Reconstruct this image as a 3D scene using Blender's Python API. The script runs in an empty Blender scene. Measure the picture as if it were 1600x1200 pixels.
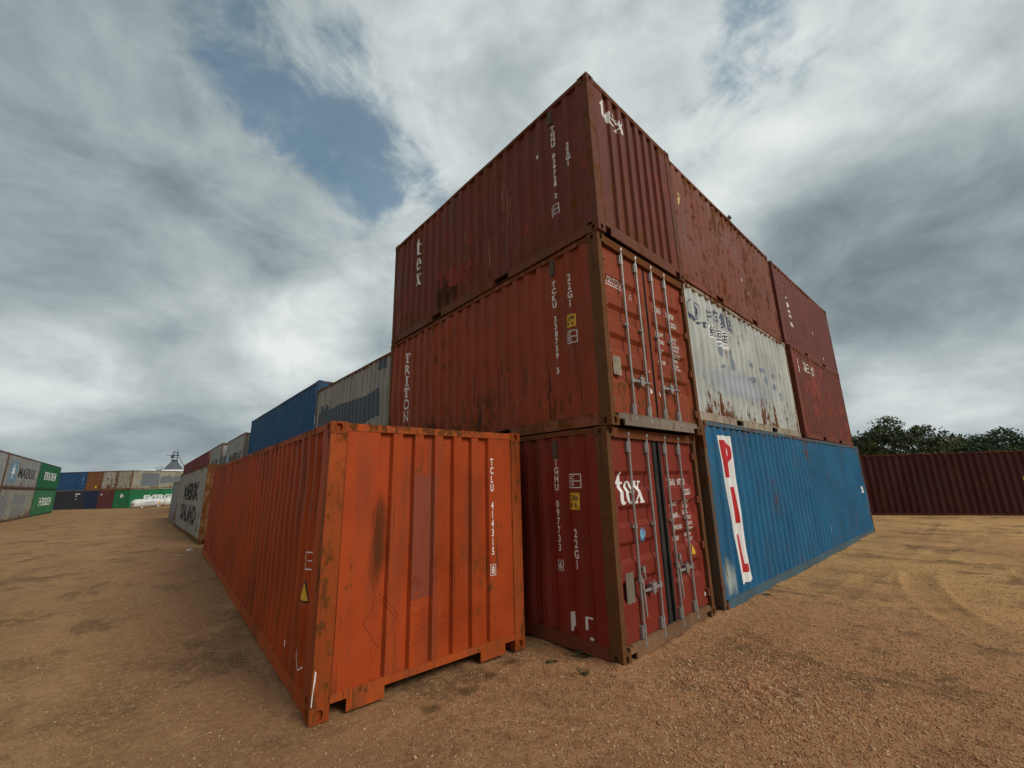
import bpy, bmesh, math, random
import numpy as np
from mathutils import Vector, Matrix, noise as mnoise
from mathutils.geometry import tessellate_polygon

sc = bpy.context.scene
COL = sc.collection
R = math.radians
rng = random.Random(7)

# ------------------------------------------------------------------ camera
cd = bpy.data.cameras.new("camera")
cam = bpy.data.objects.new("camera", cd)
COL.objects.link(cam)
cd.sensor_fit = 'HORIZONTAL'
cd.sensor_width = 36.0
cd.lens = 639.16 / 1600 * 36.0
cd.clip_start = 0.05
cd.clip_end = 6000
CAMP = Vector((-4.105, -2.8056, 1.9889))
CR = Vector((0.74670498, -0.66476018, -0.02292561))
CU = Vector((-0.13376466, -0.18383769, 0.97381247))
CF = Vector((0.65156634, 0.72408398, 0.22619394))
m = Matrix((CR, CU, -CF)).transposed().to_4x4()
m.translation = CAMP
cam.matrix_world = m
sc.camera = cam


def pixdir(u, v):
    """direction in the world of a point of the sky, given on the 1600 x 1200 photograph"""
    d = CR * ((u - 800) / 639.16) + CU * (-(v - 600) / 639.16) + CF
    return d.normalized()


# ------------------------------------------------------------------ sky, sun, exposure
SUN_EL, SUN_AZ = R(37), R(-77)      # azimuth measured from +x towards +y
w = bpy.data.worlds.new("World")
sc.world = w
w.use_nodes = True
nt = w.node_tree
nt.nodes.clear()
wl = nt.links.new


def wn(t, **k):
    n = nt.nodes.new(t)
    for a, b in k.items():
        setattr(n, a, b)
    return n


def wmath(op, a, b=None, c=None, clamp=False):
    n = wn('ShaderNodeMath', operation=op, use_clamp=clamp)
    for i, x in enumerate((a, b, c)):
        if x is None:
            continue
        if isinstance(x, (int, float)):
            n.inputs[i].default_value = x
        else:
            wl(x, n.inputs[i])
    return n.outputs[0]


tc = wn('ShaderNodeTexCoord')
DIR = tc.outputs['Generated']
sky = wn('ShaderNodeTexSky', sky_type='NISHITA', sun_disc=False)
sky.sun_elevation = SUN_EL
sky.sun_rotation = math.pi / 2 - SUN_AZ
sky.air_density = 1.0
sky.dust_density = 0.6
sky.ozone_density = 2.0
bg_sky = wn('ShaderNodeBackground')
hue = wn('ShaderNodeMix', data_type='RGBA', blend_type='MULTIPLY')
hue.inputs[0].default_value = 1.0
wl(sky.outputs[0], hue.inputs[6])
hue.inputs[7].default_value = (1.15, 1.25, 1.0, 1)      # the hazy teal blue of that day
wl(hue.outputs[2], bg_sky.inputs[0])
bg_sky.inputs[1].default_value = 0.09
sep = wn('ShaderNodeSeparateXYZ')
wl(DIR, sep.inputs[0])
zc = wmath('MAXIMUM', sep.outputs[2], 0.0)
den = wmath('ADD', zc, 0.22)
px = wmath('DIVIDE', sep.outputs[0], den)
py = wmath('DIVIDE', sep.outputs[1], den)
comb = wn('ShaderNodeCombineXYZ')
wl(px, comb.inputs[0])
wl(py, comb.inputs[1])


def wnoise(scale, detail, rough, off, dist=0.0):
    mp = wn('ShaderNodeMapping')
    mp.inputs[1].default_value = off
    wl(comb.outputs[0], mp.inputs[0])
    n = wn('ShaderNodeTexNoise')
    n.inputs['Scale'].default_value = scale
    n.inputs['Detail'].default_value = detail
    n.inputs['Roughness'].default_value = rough
    n.inputs['Distortion'].default_value = dist
    wl(mp.outputs[0], n.inputs['Vector'])
    return n.outputs[0]


def blob(u, v, r_in, r_out, amt):
    """a cloud bank (or a gap) of its own, centred on one direction of the sky"""
    d = pixdir(u, v)
    vm = wn('ShaderNodeVectorMath', operation='DOT_PRODUCT')
    wl(DIR, vm.inputs[0])
    vm.inputs[1].default_value = d
    mr = wn('ShaderNodeMapRange', interpolation_type='SMOOTHSTEP')
    wl(vm.outputs['Value'], mr.inputs[0])
    mr.inputs[1].default_value = math.cos(R(r_out))
    mr.inputs[2].default_value = math.cos(R(r_in))
    mr.inputs[3].default_value = 0.0
    mr.inputs[4].default_value = amt
    return mr.outputs[0]


def wsum(xs):
    a = xs[0]
    for b in xs[1:]:
        a = wmath('ADD', a, b)
    return a


n_big = wnoise(0.75, 4, 0.46, (3.1, 1.7, 0.0), 0.15)
n_mid = wnoise(2.1, 5, 0.50, (8.3, 4.4, 2.0), 0.25)
n_shade = wnoise(1.15, 5, 0.48, (1.2, 9.4, 5.0), 0.2)


def dnoise(scale, detail, rough, off, dist):
    mp = wn('ShaderNodeMapping')
    mp.inputs[1].default_value = off
    mp.inputs[3].default_value = (1, 1, 1.5)
    wl(DIR, mp.inputs[0])
    n = wn('ShaderNodeTexNoise')
    n.inputs['Scale'].default_value = scale
    n.inputs['Detail'].default_value = detail
    n.inputs['Roughness'].default_value = rough
    n.inputs['Distortion'].default_value = dist
    wl(mp.outputs[0], n.inputs['Vector'])
    return n.outputs[0]


n_puff = dnoise(4.2, 9, 0.58, (5.3, 1.1, 2.7), 0.4)      # billows of the single clouds
n_wisp = dnoise(9.0, 8, 0.60, (0.3, 4.1, 1.7), 0.7)
# coverage: mostly closed cloud with a few blue gaps
horizon = wn('ShaderNodeMapRange', interpolation_type='SMOOTHSTEP')
wl(sep.outputs[2], horizon.inputs[0])
horizon.inputs[1].default_value = 0.30
horizon.inputs[2].default_value = 0.05
horizon.inputs[3].default_value = 0.0
horizon.inputs[4].default_value = 0.30
cov = wsum([horizon.outputs[0], wmath('MULTIPLY', n_big, 0.45), wmath('MULTIPLY', n_mid, 0.25), wmath('MULTIPLY', n_puff, 0.85), wmath('MULTIPLY', n_wisp, 0.55), -0.21,  
            blob(330, 40, 1, 9, -0.16), blob(430, 90, 1, 13, -0.20), blob(350, 190, 1, 9, -0.12), blob(520, 250, 1, 10, -0.20), blob(560, 130, 1, 9, -0.10),
            blob(640, 290, 1, 8, -0.20), blob(1195, 50, 1, 8, -0.22), blob(1120, 190, 1, 6, -0.10), blob(90, 340, 1, 9, -0.14), blob(700, 250, 1, 7, -0.14),
            blob(800, 60, 3, 16, 0.12), blob(120, 60, 4, 16, 0.12), blob(420, 330, 2, 9, 0.12)])
covr = wn('ShaderNodeMapRange', interpolation_type='SMOOTHSTEP')
wl(cov, covr.inputs[0])
covr.inputs[1].default_value = 0.40
covr.inputs[2].default_value = 0.68
covr.inputs[3].default_value = 0.20
# brightness of the cloud
bri = wsum([wmath('MULTIPLY', n_shade, 0.42), wmath('MULTIPLY', n_mid, 0.32), wmath('MULTIPLY', n_puff, 0.72), wmath('MULTIPLY', n_wisp, 0.20), -0.12,
            blob(1450, 380, 3, 18, -0.18), blob(1300, 420, 2, 12, -0.08), blob(1560, 150, 2, 16, 0.12), blob(1080, 130, 3, 22, 0.16), blob(1200, 270, 2, 14, 0.06),
            blob(480, 530, 1, 9, 0.26), blob(400, 590, 1, 8, 0.08), blob(590, 400, 2, 12, 0.20), blob(250, 660, 3, 18, 0.04), blob(60, 590, 1, 8, 0.14),
            blob(130, 180, 4, 22, -0.02), blob(300, 480, 2, 12, 0.04), blob(730, 120, 3, 20, 0.14), blob(1500, 560, 2, 13, 0.10), blob(620, 60, 2, 12, 0.06),
            blob(120, 430, 3, 12, -0.06), blob(330, 570, 2, 9, -0.05), blob(860, 30, 3, 14, 0.05), blob(1440, 640, 2, 8, 0.06)])
brr = wn('ShaderNodeValToRGB')
wl(wmath('MULTIPLY_ADD', bri, 1.0, -0.08), brr.inputs[0])
cr = brr.color_ramp
cr.elements[0].position = 0.16
cr.elements[0].color = (0.060, 0.072, 0.078, 1)
cr.elements[1].position = 1.0
cr.elements[1].color = (0.57, 0.605, 0.60, 1)
e = cr.elements.new(0.48)
e.color = (0.180, 0.220, 0.235, 1)
e = cr.elements.new(0.74)
e.color = (0.345, 0.388, 0.395, 1)
bg_cl = wn('ShaderNodeBackground')
wl(brr.outputs[0], bg_cl.inputs[0])
bg_cl.inputs[1].default_value = 1.0
mix = wn('ShaderNodeMixShader')
wl(covr.outputs[0], mix.inputs[0])
wl(bg_sky.outputs[0], mix.inputs[1])
wl(bg_cl.outputs[0], mix.inputs[2])
out = wn('ShaderNodeOutputWorld')
wl(mix.outputs[0], out.inputs[0])

sd = bpy.data.lights.new("sun", 'SUN')
sd.energy = 1.5
sd.angle = R(24)
sd.color = (1.0, 0.95, 0.87)
sun = bpy.data.objects.new("sun", sd)
COL.objects.link(sun)
sv = Vector((math.cos(SUN_EL) * math.cos(SUN_AZ), math.cos(SUN_EL) * math.sin(SUN_AZ), math.sin(SUN_EL)))
sun.rotation_euler = sv.to_track_quat('Z', 'Y').to_euler()

sc.view_settings.view_transform = 'Standard'
sc.view_settings.look = 'None'
sc.view_settings.exposure = 0.47
sc.view_settings.gamma = 1.0
sc.view_settings.use_curve_mapping = False
sc.cycles.max_bounces = 6
sc.cycles.use_denoising = True


# ------------------------------------------------------------------ materials
class NT:
    def __init__(s, name):
        s.mat = bpy.data.materials.new(name)
        s.mat.use_nodes = True
        s.t = s.mat.node_tree
        s.b = s.t.nodes["Principled BSDF"]

    def n(s, t, **k):
        x = s.t.nodes.new(t)
        for a, b in k.items():
            setattr(x, a, b)
        return x

    def put(s, sock, v):
        if isinstance(v, (int, float)):
            sock.default_value = v
        elif isinstance(v, tuple):
            sock.default_value = v if len(v) == len(sock.default_value) else v + (1,)
        else:
            s.t.links.new(v, sock)

    def math(s, op, a, b=None, clamp=False):
        x = s.n('ShaderNodeMath', operation=op, use_clamp=clamp)
        s.put(x.inputs[0], a)
        if b is not None:
            s.put(x.inputs[1], b)
        return x.outputs[0]

    def co(s, scale=(1, 1, 1), off=(0, 0, 0), kind='Object'):
        if not hasattr(s, 'tc'):
            s.tc = s.n('ShaderNodeTexCoord')
        mp = s.n('ShaderNodeMapping')
        s.put(mp.inputs[0], s.tc.outputs[kind])
        mp.inputs[1].default_value = off
        mp.inputs[3].default_value = scale
        return mp.outputs[0]

    def noise(s, vec, scale=1.0, detail=4.0, rough=0.5, dist=0.0):
        x = s.n('ShaderNodeTexNoise')
        s.put(x.inputs['Vector'], vec)
        x.inputs['Scale'].default_value = scale
        x.inputs['Detail'].default_value = detail
        x.inputs['Roughness'].default_value = rough
        x.inputs['Distortion'].default_value = dist
        return x.outputs[0]

    def ramp(s, v, lo, hi, a=0.0, b=1.0, smooth=True):
        x = s.n('ShaderNodeMapRange', interpolation_type='SMOOTHSTEP' if smooth else 'LINEAR')
        s.put(x.inputs[0], v)
        for i, q in enumerate((lo, hi, a, b)):
            x.inputs[i + 1].default_value = q
        return x.outputs[0]

    def mix(s, f, a, b, blend='MIX'):
        x = s.n('ShaderNodeMix', data_type='RGBA', blend_type=blend)
        s.put(x.inputs[0], f)
        s.put(x.inputs[6], a)
        s.put(x.inputs[7], b)
        return x.outputs[2]

    def bump(s, h, strength, dist=0.01, prev=None):
        x = s.n('ShaderNodeBump')
        x.inputs['Strength'].default_value = strength
        x.inputs['Distance'].default_value = dist
        s.put(x.inputs['Height'], h)
        if prev is not None:
            s.put(x.inputs['Normal'], prev)
        return x.outputs[0]

    def done(s, color, rough, normal=None, metallic=0.0, spec=0.35):
        s.put(s.b.inputs['Base Color'], color)
        s.put(s.b.inputs['Roughness'], rough)
        s.b.inputs['Metallic'].default_value = metallic
        s.b.inputs['Specular IOR Level'].default_value = spec
        if normal is not None:
            s.put(s.b.inputs['Normal'], normal)
        return s.mat


ALB = 0.84                      # keeps the paints in step with the exposure


def paint(name, base, rust=0.3, low=0.0, fade=0.35, scratch=0.3, seed=0.0, dirt=0.4, rough=0.55,
          rustcol=(0.070, 0.025, 0.010), rustcol2=(0.19, 0.066, 0.018), blot=None, height=2.6, spot=(11, 11, 4.5), grime=(0.10, 0.075, 0.05)):
    """weathered paint over rusting steel"""
    t = NT(name)
    base = tuple(x * ALB for x in base)
    o = (seed * 3.17, seed * 1.31, seed * 0.73)
    c1 = t.noise(t.co((0.7, 0.7, 0.7), o), 1.0, 6, 0.6)
    c2 = t.noise(t.co((5, 5, 0.55), o), 1.0, 6, 0.6)
    fine = t.noise(t.co((26, 26, 26), o), 1.0, 6, 0.7)
    hi = tuple(min(1, x * 1.22 + 0.004) for x in base)
    lo = tuple(x * 0.70 for x in base)
    col = t.mix(t.ramp(c1, 0.38, 0.62), lo, hi)
    col = t.mix(fade, base, col)
    if blot:
        bc, blo, bhi = blot
        col = t.mix(t.ramp(t.noise(t.co((1.1, 1.1, 1.5), (o[1] + 4, o[0], 2)), 1.0, 3, 0.6), blo, bhi), col, bc)
    # run-off dirt, long vertical streaks
    st = t.ramp(c2, 0.47, 0.66, 0.0, dirt)
    col = t.mix(st, col, tuple(0.45 * g_ + 0.35 * b_ for g_, b_ in zip(grime, base)))
    # rust patches, more of them low on the panel when asked for
    big = t.noise(t.co((1.6, 1.6, 0.9), (o[2], o[0] + 7, 3)), 1.0, 5, 0.6)
    spots = t.noise(t.co(spot, (o[1], 5, o[2])), 1.0, 8, 0.68)
    sx = t.n('ShaderNodeSeparateXYZ')
    t.put(sx.inputs[0], t.co())
    hz = t.math('MULTIPLY', t.ramp(sx.outputs[2], 0.05, height * 0.46, low, 0.0), t.ramp(t.noise(t.co((0.55, 0.55, 0.25), (o[1], 2, o[0])), 1.0, 4, 0.6), 0.36, 0.64, 0.25, 1.0))
    edge = t.ramp(sx.outputs[2], height * 0.90, height * 0.995, 0.0, 0.10)
    s = t.math('ADD', t.math('MULTIPLY', big, 0.5), t.math('MULTIPLY', spots, 0.75))
    s = t.math('ADD', t.math('ADD', s, hz), edge)
    thr = 0.805 - 0.235 * rust
    rm = t.ramp(s, thr - 0.03, thr + 0.05)
    rm2 = t.ramp(s, thr - 0.16, thr + 0.05, 0.0, 0.55 * min(1, rust + 0.35))
    # thin vertical scratches showing primer and rust
    sc1 = t.noise(t.co((38, 38, 0.9), (o[2] + 2, o[1], o[0])), 1.0, 3, 0.55)
    msk = t.ramp(t.noise(t.co((1.3, 1.3, 0.8), (o[0], 9, o[1])), 1.0, 3, 0.5), 0.50, 0.66)
    scm = t.math('MULTIPLY', t.ramp(sc1, 0.575, 0.63), t.math('MULTIPLY', msk, min(1.0, scratch * 1.6)))
    rc = t.mix(fine, rustcol, rustcol2)
    col = t.mix(rm2, col, tuple(0.55 * a + 0.45 * b for a, b in zip(rustcol2, base)))
    col = t.mix(rm, col, rc)
    col = t.mix(scm, col, rustcol)
    # pale nicks
    nick = t.ramp(t.noise(t.co((60, 60, 22), (o[0] + 1, o[1], 8)), 1.0, 2, 0.5), 0.70, 0.73, 0, 0.6 * scratch)
    col = t.mix(nick, col, tuple(min(1, x * 1.4 + 0.08) for x in base))
    rg = t.math('ADD', t.math('MULTIPLY', rm, 0.3), t.ramp(c1, 0.3, 0.7, rough - 0.08, rough + 0.1), clamp=True)
    dent = t.noise(t.co((1.7, 1.7, 1.0), o), 1.0, 2, 0.5)
    nb = t.bump(dent, 0.35, 0.03)
    nb = t.bump(t.math('ADD', t.math('MULTIPLY', fine, 0.35), rm), 0.4, 0.003, nb)
    return t.done(col, rg, nb, spec=0.13)


def plain(name, col, rough=0.6, metallic=0.0, var=0.25, bump=0.2, scale=20.0, spec=0.35):
    t = NT(name)
    n1 = t.noise(t.co((scale,) * 3), 1.0, 6, 0.65)
    n2 = t.noise(t.co((2.3, 2.3, 2.3), (3, 1, 2)), 1.0, 4, 0.6)
    c = t.mix(t.ramp(n1, 0.3, 0.7, 0, var), col, tuple(x * 0.45 for x in col))
    c = t.mix(t.ramp(n2, 0.4, 0.75, 0, var), c, (0.13, 0.09, 0.06))
    return t.done(c, rough, t.bump(n1, bump, 0.004), metallic, spec)


def worn(name, col, under, lo=0.56, hi=0.60, scale=(9, 9, 5), seed=0, rough=0.6):
    """paint or foil of which bits have come off, leaving bare what it was put on"""
    t = NT(name)
    n = t.noise(t.co(scale, (seed, seed * 2, 1)), 1.0, 7, 0.65)
    n2 = t.noise(t.co((3, 3, 1.2), (seed, 1, seed)), 1.0, 5, 0.6)
    c = t.mix(t.ramp(n2, 0.45, 0.8, 0, 0.30), col, tuple(0.6 * x + 0.2 * u for x, u in zip(col, under)))
    t.put(t.b.inputs['Alpha'], t.ramp(n, lo, hi, 1.0, 0.0))
    return t.done(c, rough, spec=0.25)


def stain(name, col, centre, radii, amount, seed=0):
    """a soft-edged mark of its own shape: thins out from its centre (container coordinates)"""
    t = NT(name)
    vm = t.n('ShaderNodeVectorMath', operation='SUBTRACT')
    t.put(vm.inputs[0], t.co())
    vm.inputs[1].default_value = centre
    v2 = t.n('ShaderNodeVectorMath', operation='DIVIDE')
    t.put(v2.inputs[0], vm.outputs[0])
    v2.inputs[1].default_value = radii
    v3 = t.n('ShaderNodeVectorMath', operation='LENGTH')
    t.put(v3.inputs[0], v2.outputs[0])
    n = t.noise(t.co((7, 7, 2.5), (seed, 1, 2)), 1.0, 5, 0.6)
    q = t.math('ADD', v3.outputs['Value'], t.math('MULTIPLY', t.math('SUBTRACT', n, 0.5), 1.1))
    t.put(t.b.inputs['Alpha'], t.ramp(q, 0.15, 0.98, amount, 0.0))
    return t.done(col, 0.8, spec=0.15)


M = {}
M['steel'] = plain('galvanised_steel', (0.36, 0.345, 0.325), 0.42, 0.35, 0.40, 0.15, 26)
M['rubber'] = plain('black_rubber', (0.012, 0.012, 0.013), 0.7, 0, 0.2)
M['black'] = plain('black_paint', (0.015, 0.015, 0.018), 0.6, 0, 0.2)
M['white'] = worn('white_lettering', (0.72, 0.70, 0.67), (0.30, 0.12, 0.09), 0.68, 0.74, seed=1)
M['yellow'] = worn('yellow_sticker', (0.72, 0.42, 0.03), (0.35, 0.24, 0.05), 0.60, 0.7, seed=2)
M['plate'] = plain('grey_plate', (0.25, 0.22, 0.17), 0.5, 0.3, 0.4)
M['dark'] = plain('dark_underside', (0.03, 0.026, 0.022), 0.9, 0, 0.3)
M['wood'] = plain('plywood_floor', (0.14, 0.09, 0.05), 0.9, 0, 0.3)


# ------------------------------------------------------------------ object helpers
def link(name, me, mat, parent=None):
    o = bpy.data.objects.new(name, me)
    COL.objects.link(o)
    if mat is not None:
        if len(me.materials) == 0:
            me.materials.append(None)
        o.material_slots[0].link = 'OBJECT'
        o.material_slots[0].material = mat
    if parent is not None:
        o.parent = parent
    return o


def mesh(name, verts, faces, smooth=False):
    me = bpy.data.meshes.new(name)
    me.from_pydata([tuple(v) for v in verts], [], faces)
    if smooth:
        me.polygons.foreach_set('use_smooth', [True] * len(me.polygons))
    me.update()
    return me


class MB:
    """collects simple solids into one mesh"""

    def __init__(s):
        s.v, s.f = [], []

    def box(s, a, b):
        x0, y0, z0 = (min(p, q) for p, q in zip(a, b))
        x1, y1, z1 = (max(p, q) for p, q in zip(a, b))
        k = len(s.v)
        s.v += [(x0, y0, z0), (x1, y0, z0), (x1, y1, z0), (x0, y1, z0), (x0, y0, z1), (x1, y0, z1), (x1, y1, z1), (x0, y1, z1)]
        s.f += [tuple(k + i for i in q) for q in ((3, 2, 1, 0), (4, 5, 6, 7), (0, 1, 5, 4), (1, 2, 6, 5), (2, 3, 7, 6), (3, 0, 4, 7))]
        return s

    def hexa(s, pts):
        k = len(s.v)
        s.v += [tuple(p) for p in pts]
        s.f += [tuple(k + i for i in q) for q in ((3, 2, 1, 0), (4, 5, 6, 7), (0, 1, 5, 4), (1, 2, 6, 5), (2, 3, 7, 6), (3, 0, 4, 7))]
        return s

    def tube(s, p, q, r, n=10, r2=None):
        p, q = Vector(p), Vector(q)
        d = (q - p).normalized()
        a = d.orthogonal().normalized()
        b = d.cross(a)
        r2 = r if r2 is None else r2
        k = len(s.v)
        for i in range(n):
            t = 2 * math.pi * i / n
            s.v.append(tuple(p + (a * math.cos(t) + b * math.sin(t)) * r))
            s.v.append(tuple(q + (a * math.cos(t) + b * math.sin(t)) * r2))
        for i in range(n):
            j = (i + 1) % n
            s.f.append((k + 2 * i, k + 2 * j, k + 2 * j + 1, k + 2 * i + 1))
        s.f.append(tuple(k + 2 * i for i in range(n))[::-1])
        s.f.append(tuple(k + 2 * i + 1 for i in range(n)))
        return s

    def me(s, name, smooth=False):
        return mesh(name, s.v, s.f, smooth)

    def obj(s, name, mat, parent=None, smooth=False):
        return link(name, s.me(name, smooth), mat, parent)


def tag(o, label, cat, group=None, kind=None):
    if label:
        o['label'] = label
    if cat:
        o['category'] = cat
    if group:
        o['group'] = group
    if kind:
        o['kind'] = kind
    return o


def empty(name, label, cat, mat4, group=None):
    o = bpy.data.objects.new(name, None)
    COL.objects.link(o)
    o.empty_display_size = 0.3
    o.matrix_world = mat4
    return tag(o, label, cat, group)


# ------------------------------------------------------------------ 2-D shapes (text, logos)
_txt = {}


def glyphs(s, bold=0.018):
    """flat mesh of a line of text: cap height 1, starting at u = 0"""
    key = (s, bold)
    if key in _txt:
        return _txt[key]
    if ('H', bold) not in _txt and s != 'H':
        glyphs('H', bold)
    cu = bpy.data.curves.new('text', 'FONT')
    cu.body = s
    cu.offset = bold
    cu.resolution_u = 3
    o = bpy.data.objects.new('text', cu)
    COL.objects.link(o)
    dg = bpy.context.evaluated_depsgraph_get()
    dg.update()
    me = bpy.data.meshes.new_from_object(o.evaluated_get(dg))
    v = np.array([p.co[:2] for p in me.vertices], float).reshape(-1, 2)
    f = [tuple(p.vertices) for p in me.polygons]
    bpy.data.objects.remove(o)
    bpy.data.curves.remove(cu)
    bpy.data.meshes.remove(me)
    if s == 'H':
        _txt['cap%g' % bold] = (v[:, 1].min(), np.ptp(v[:, 1]))
    z0, cap = _txt['cap%g' % bold]
    v = (v - np.array([0, z0])) / cap
    if len(v):
        v[:, 0] -= v[:, 0].min()
    _txt[key] = (v, f)
    return _txt[key]


def join2(shapes):
    V, F, k = [], [], 0
    for v, f in shapes:
        v = np.asarray(v, float)
        V.append(v)
        F += [tuple(i + k for i in q) for q in f]
        k += len(v)
    return np.concatenate(V), F


def at(shape, u, z, su=1.0, sz=None, shear=0.0):
    v, f = shape
    sz = su if sz is None else sz
    v = np.asarray(v, float)
    return np.column_stack([u + v[:, 0] * su + v[:, 1] * shear, z + v[:, 1] * sz]), f


def line(s, u, z, h, xs=0.8, bold=0.018, width=None):
    v, f = glyphs(s, bold)
    w_ = v[:, 0].max()
    sx = width / w_ if width else h * xs
    return at((v, f), u, z, sx, h)


def stack(s, u, ztop, zbot, h=None, xs=0.85, bold=0.028, frame_last=False):
    """letters one below the other, centred on u"""
    n = len(s)
    pitch = (ztop - zbot) / n
    h = h or pitch * 0.84
    out_ = []
    for i, ch in enumerate(s):
        if ch == ' ':
            continue
        v, f = glyphs(ch, bold)
        w_ = v[:, 0].max() * h * xs
        z = ztop - pitch * i - h
        out_.append(at((v, f), u - w_ / 2, z, h * xs, h))
        if frame_last and i == n - 1:
            out_.append(ring(u - h * 0.45, z - h * 0.2, u + h * 0.45, z + h * 1.2, h * 0.07))
    return join2(out_)


def rect(u0, z0, u1, z1, skew=0.0):
    return np.array([(u0 + skew, z0), (u1 + skew, z0), (u1, z1), (u0, z1)]), [(0, 1, 2, 3)]


def ring(u0, z0, u1, z1, t):
    v = [(u0, z0), (u1, z0), (u1, z1), (u0, z1), (u0 + t, z0 + t), (u1 - t, z0 + t), (u1 - t, z1 - t), (u0 + t, z1 - t)]
    return np.array(v), [(0, 1, 5, 4), (1, 2, 6, 5), (2, 3, 7, 6), (3, 0, 4, 7)]


def poly(*loops):
    loops = [[Vector((p[0], p[1], 0)) for p in L] for L in loops]
    tri = tessellate_polygon(loops)
    v = np.array([p[:2] for L in loops for p in L])
    fs = []
    for a, b, c in tri:
        ar = (v[b, 0] - v[a, 0]) * (v[c, 1] - v[a, 1]) - (v[c, 0] - v[a, 0]) * (v[b, 1] - v[a, 1])
        if abs(ar) > 1e-12:
            fs.append((a, b, c) if ar > 0 else (a, c, b))
    return v, fs


def ribbon(pts, wd):
    P = np.array(pts, float)
    d = np.gradient(P, axis=0)
    d /= np.linalg.norm(d, axis=1)[:, None] + 1e-9
    nn = np.column_stack([-d[:, 1], d[:, 0]]) * wd / 2
    v = np.concatenate([P + nn, P - nn])
    k = len(P)
    return v, [(i + k, i + 1 + k, i + 1, i) for i in range(k - 1)]


def arc(cx, cy, rx, ry, a0, a1, n=14):
    return [(cx + rx * math.cos(R(a0 + (a1 - a0) * i / n)), cy + ry * math.sin(R(a0 + (a1 - a0) * i / n))) for i in range(n + 1)]


# serif letters t, e, x drawn as outlines, x-height 1
def serif_t():
    o_ = [(0.26, 1.42), (0.15, 1.15), (0.0, 0.97), (0.0, 0.88), (0.10, 0.88), (0.10, 0.22)] + arc(0.34, 0.22, 0.24, 0.24, 180, 300, 8) + \
         [(0.58, 0.07), (0.56, 0.13)] + [(0.47, 0.10), (0.41, 0.13), (0.39, 0.22)] + [(0.39, 0.88), (0.58, 0.88), (0.58, 0.98), (0.39, 0.98), (0.39, 1.42)]
    return poly(o_)


def serif_e():
    o_ = arc(0.40, 0.5, 0.40, 0.52, 0, 320, 26)
    inner = [(0.66, 0.26)] + arc(0.48, 0.42, 0.22, 0.32, 310, 190, 8) + [(0.255, 0.48)]
    eye = [(0.255, 0.56)] + arc(0.42, 0.60, 0.145, 0.34, 170, 10, 8) + [(0.57, 0.56)]
    return poly(o_ + inner, eye[::-1])


def serif_x():
    return join2([poly([(0.05, 0.92), (0.34, 0.92), (0.80, 0.08), (0.51, 0.08)]),
                  poly([(0.66, 0.92), (0.76, 0.92), (0.515, 0.62), (0.455, 0.71)]),
                  poly([(0.03, 0.08), (0.13, 0.08), (0.375, 0.325), (0.325, 0.415)]),
                  rect(0.0, 0.92, 0.42, 1.0), rect(0.56, 0.92, 0.84, 1.0), rect(-0.05, 0.0, 0.24, 0.08), rect(0.45, 0.0, 0.88, 0.08)])


def tex_word():
    return join2([serif_t(), at(serif_e(), 0.62, 0), at(serif_x(), 1.46, 0)])


def slab(ch):
    """slab-serif capitals, 1 high"""
    if ch == 'T':
        return join2([rect(0.0, 0.86, 0.8, 1), rect(0.30, 0.1, 0.5, 0.86), rect(0.18, 0, 0.62, 0.1), rect(0.0, 0.62, 0.12, 0.86), rect(0.68, 0.62, 0.8, 0.86)])
    if ch == 'I':
        return join2([rect(0.15, 0.88, 0.65, 1), rect(0.30, 0.12, 0.5, 0.88), rect(0.15, 0, 0.65, 0.12)])
    if ch == 'N':
        return join2([rect(0.08, 0.1, 0.2, 1), rect(0.62, 0, 0.74, 0.9), rect(0.0, 0, 0.28, 0.1), rect(0.52, 0.9, 0.84, 1),
                      poly([(0.2, 1), (0.2, 0.78), (0.62, 0), (0.62, 0.22)])])
    v, f = glyphs(ch, 0.015)
    return at((v, f), 0, 0, 0.8 / max(0.1, v[:, 0].max()), 1)


# ------------------------------------------------------------------ containers
W = 2.438
HS, HC = 2.591, 2.896
L20, L40 = 6.058, 12.192
PADLEN = {'T': 1}


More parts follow.
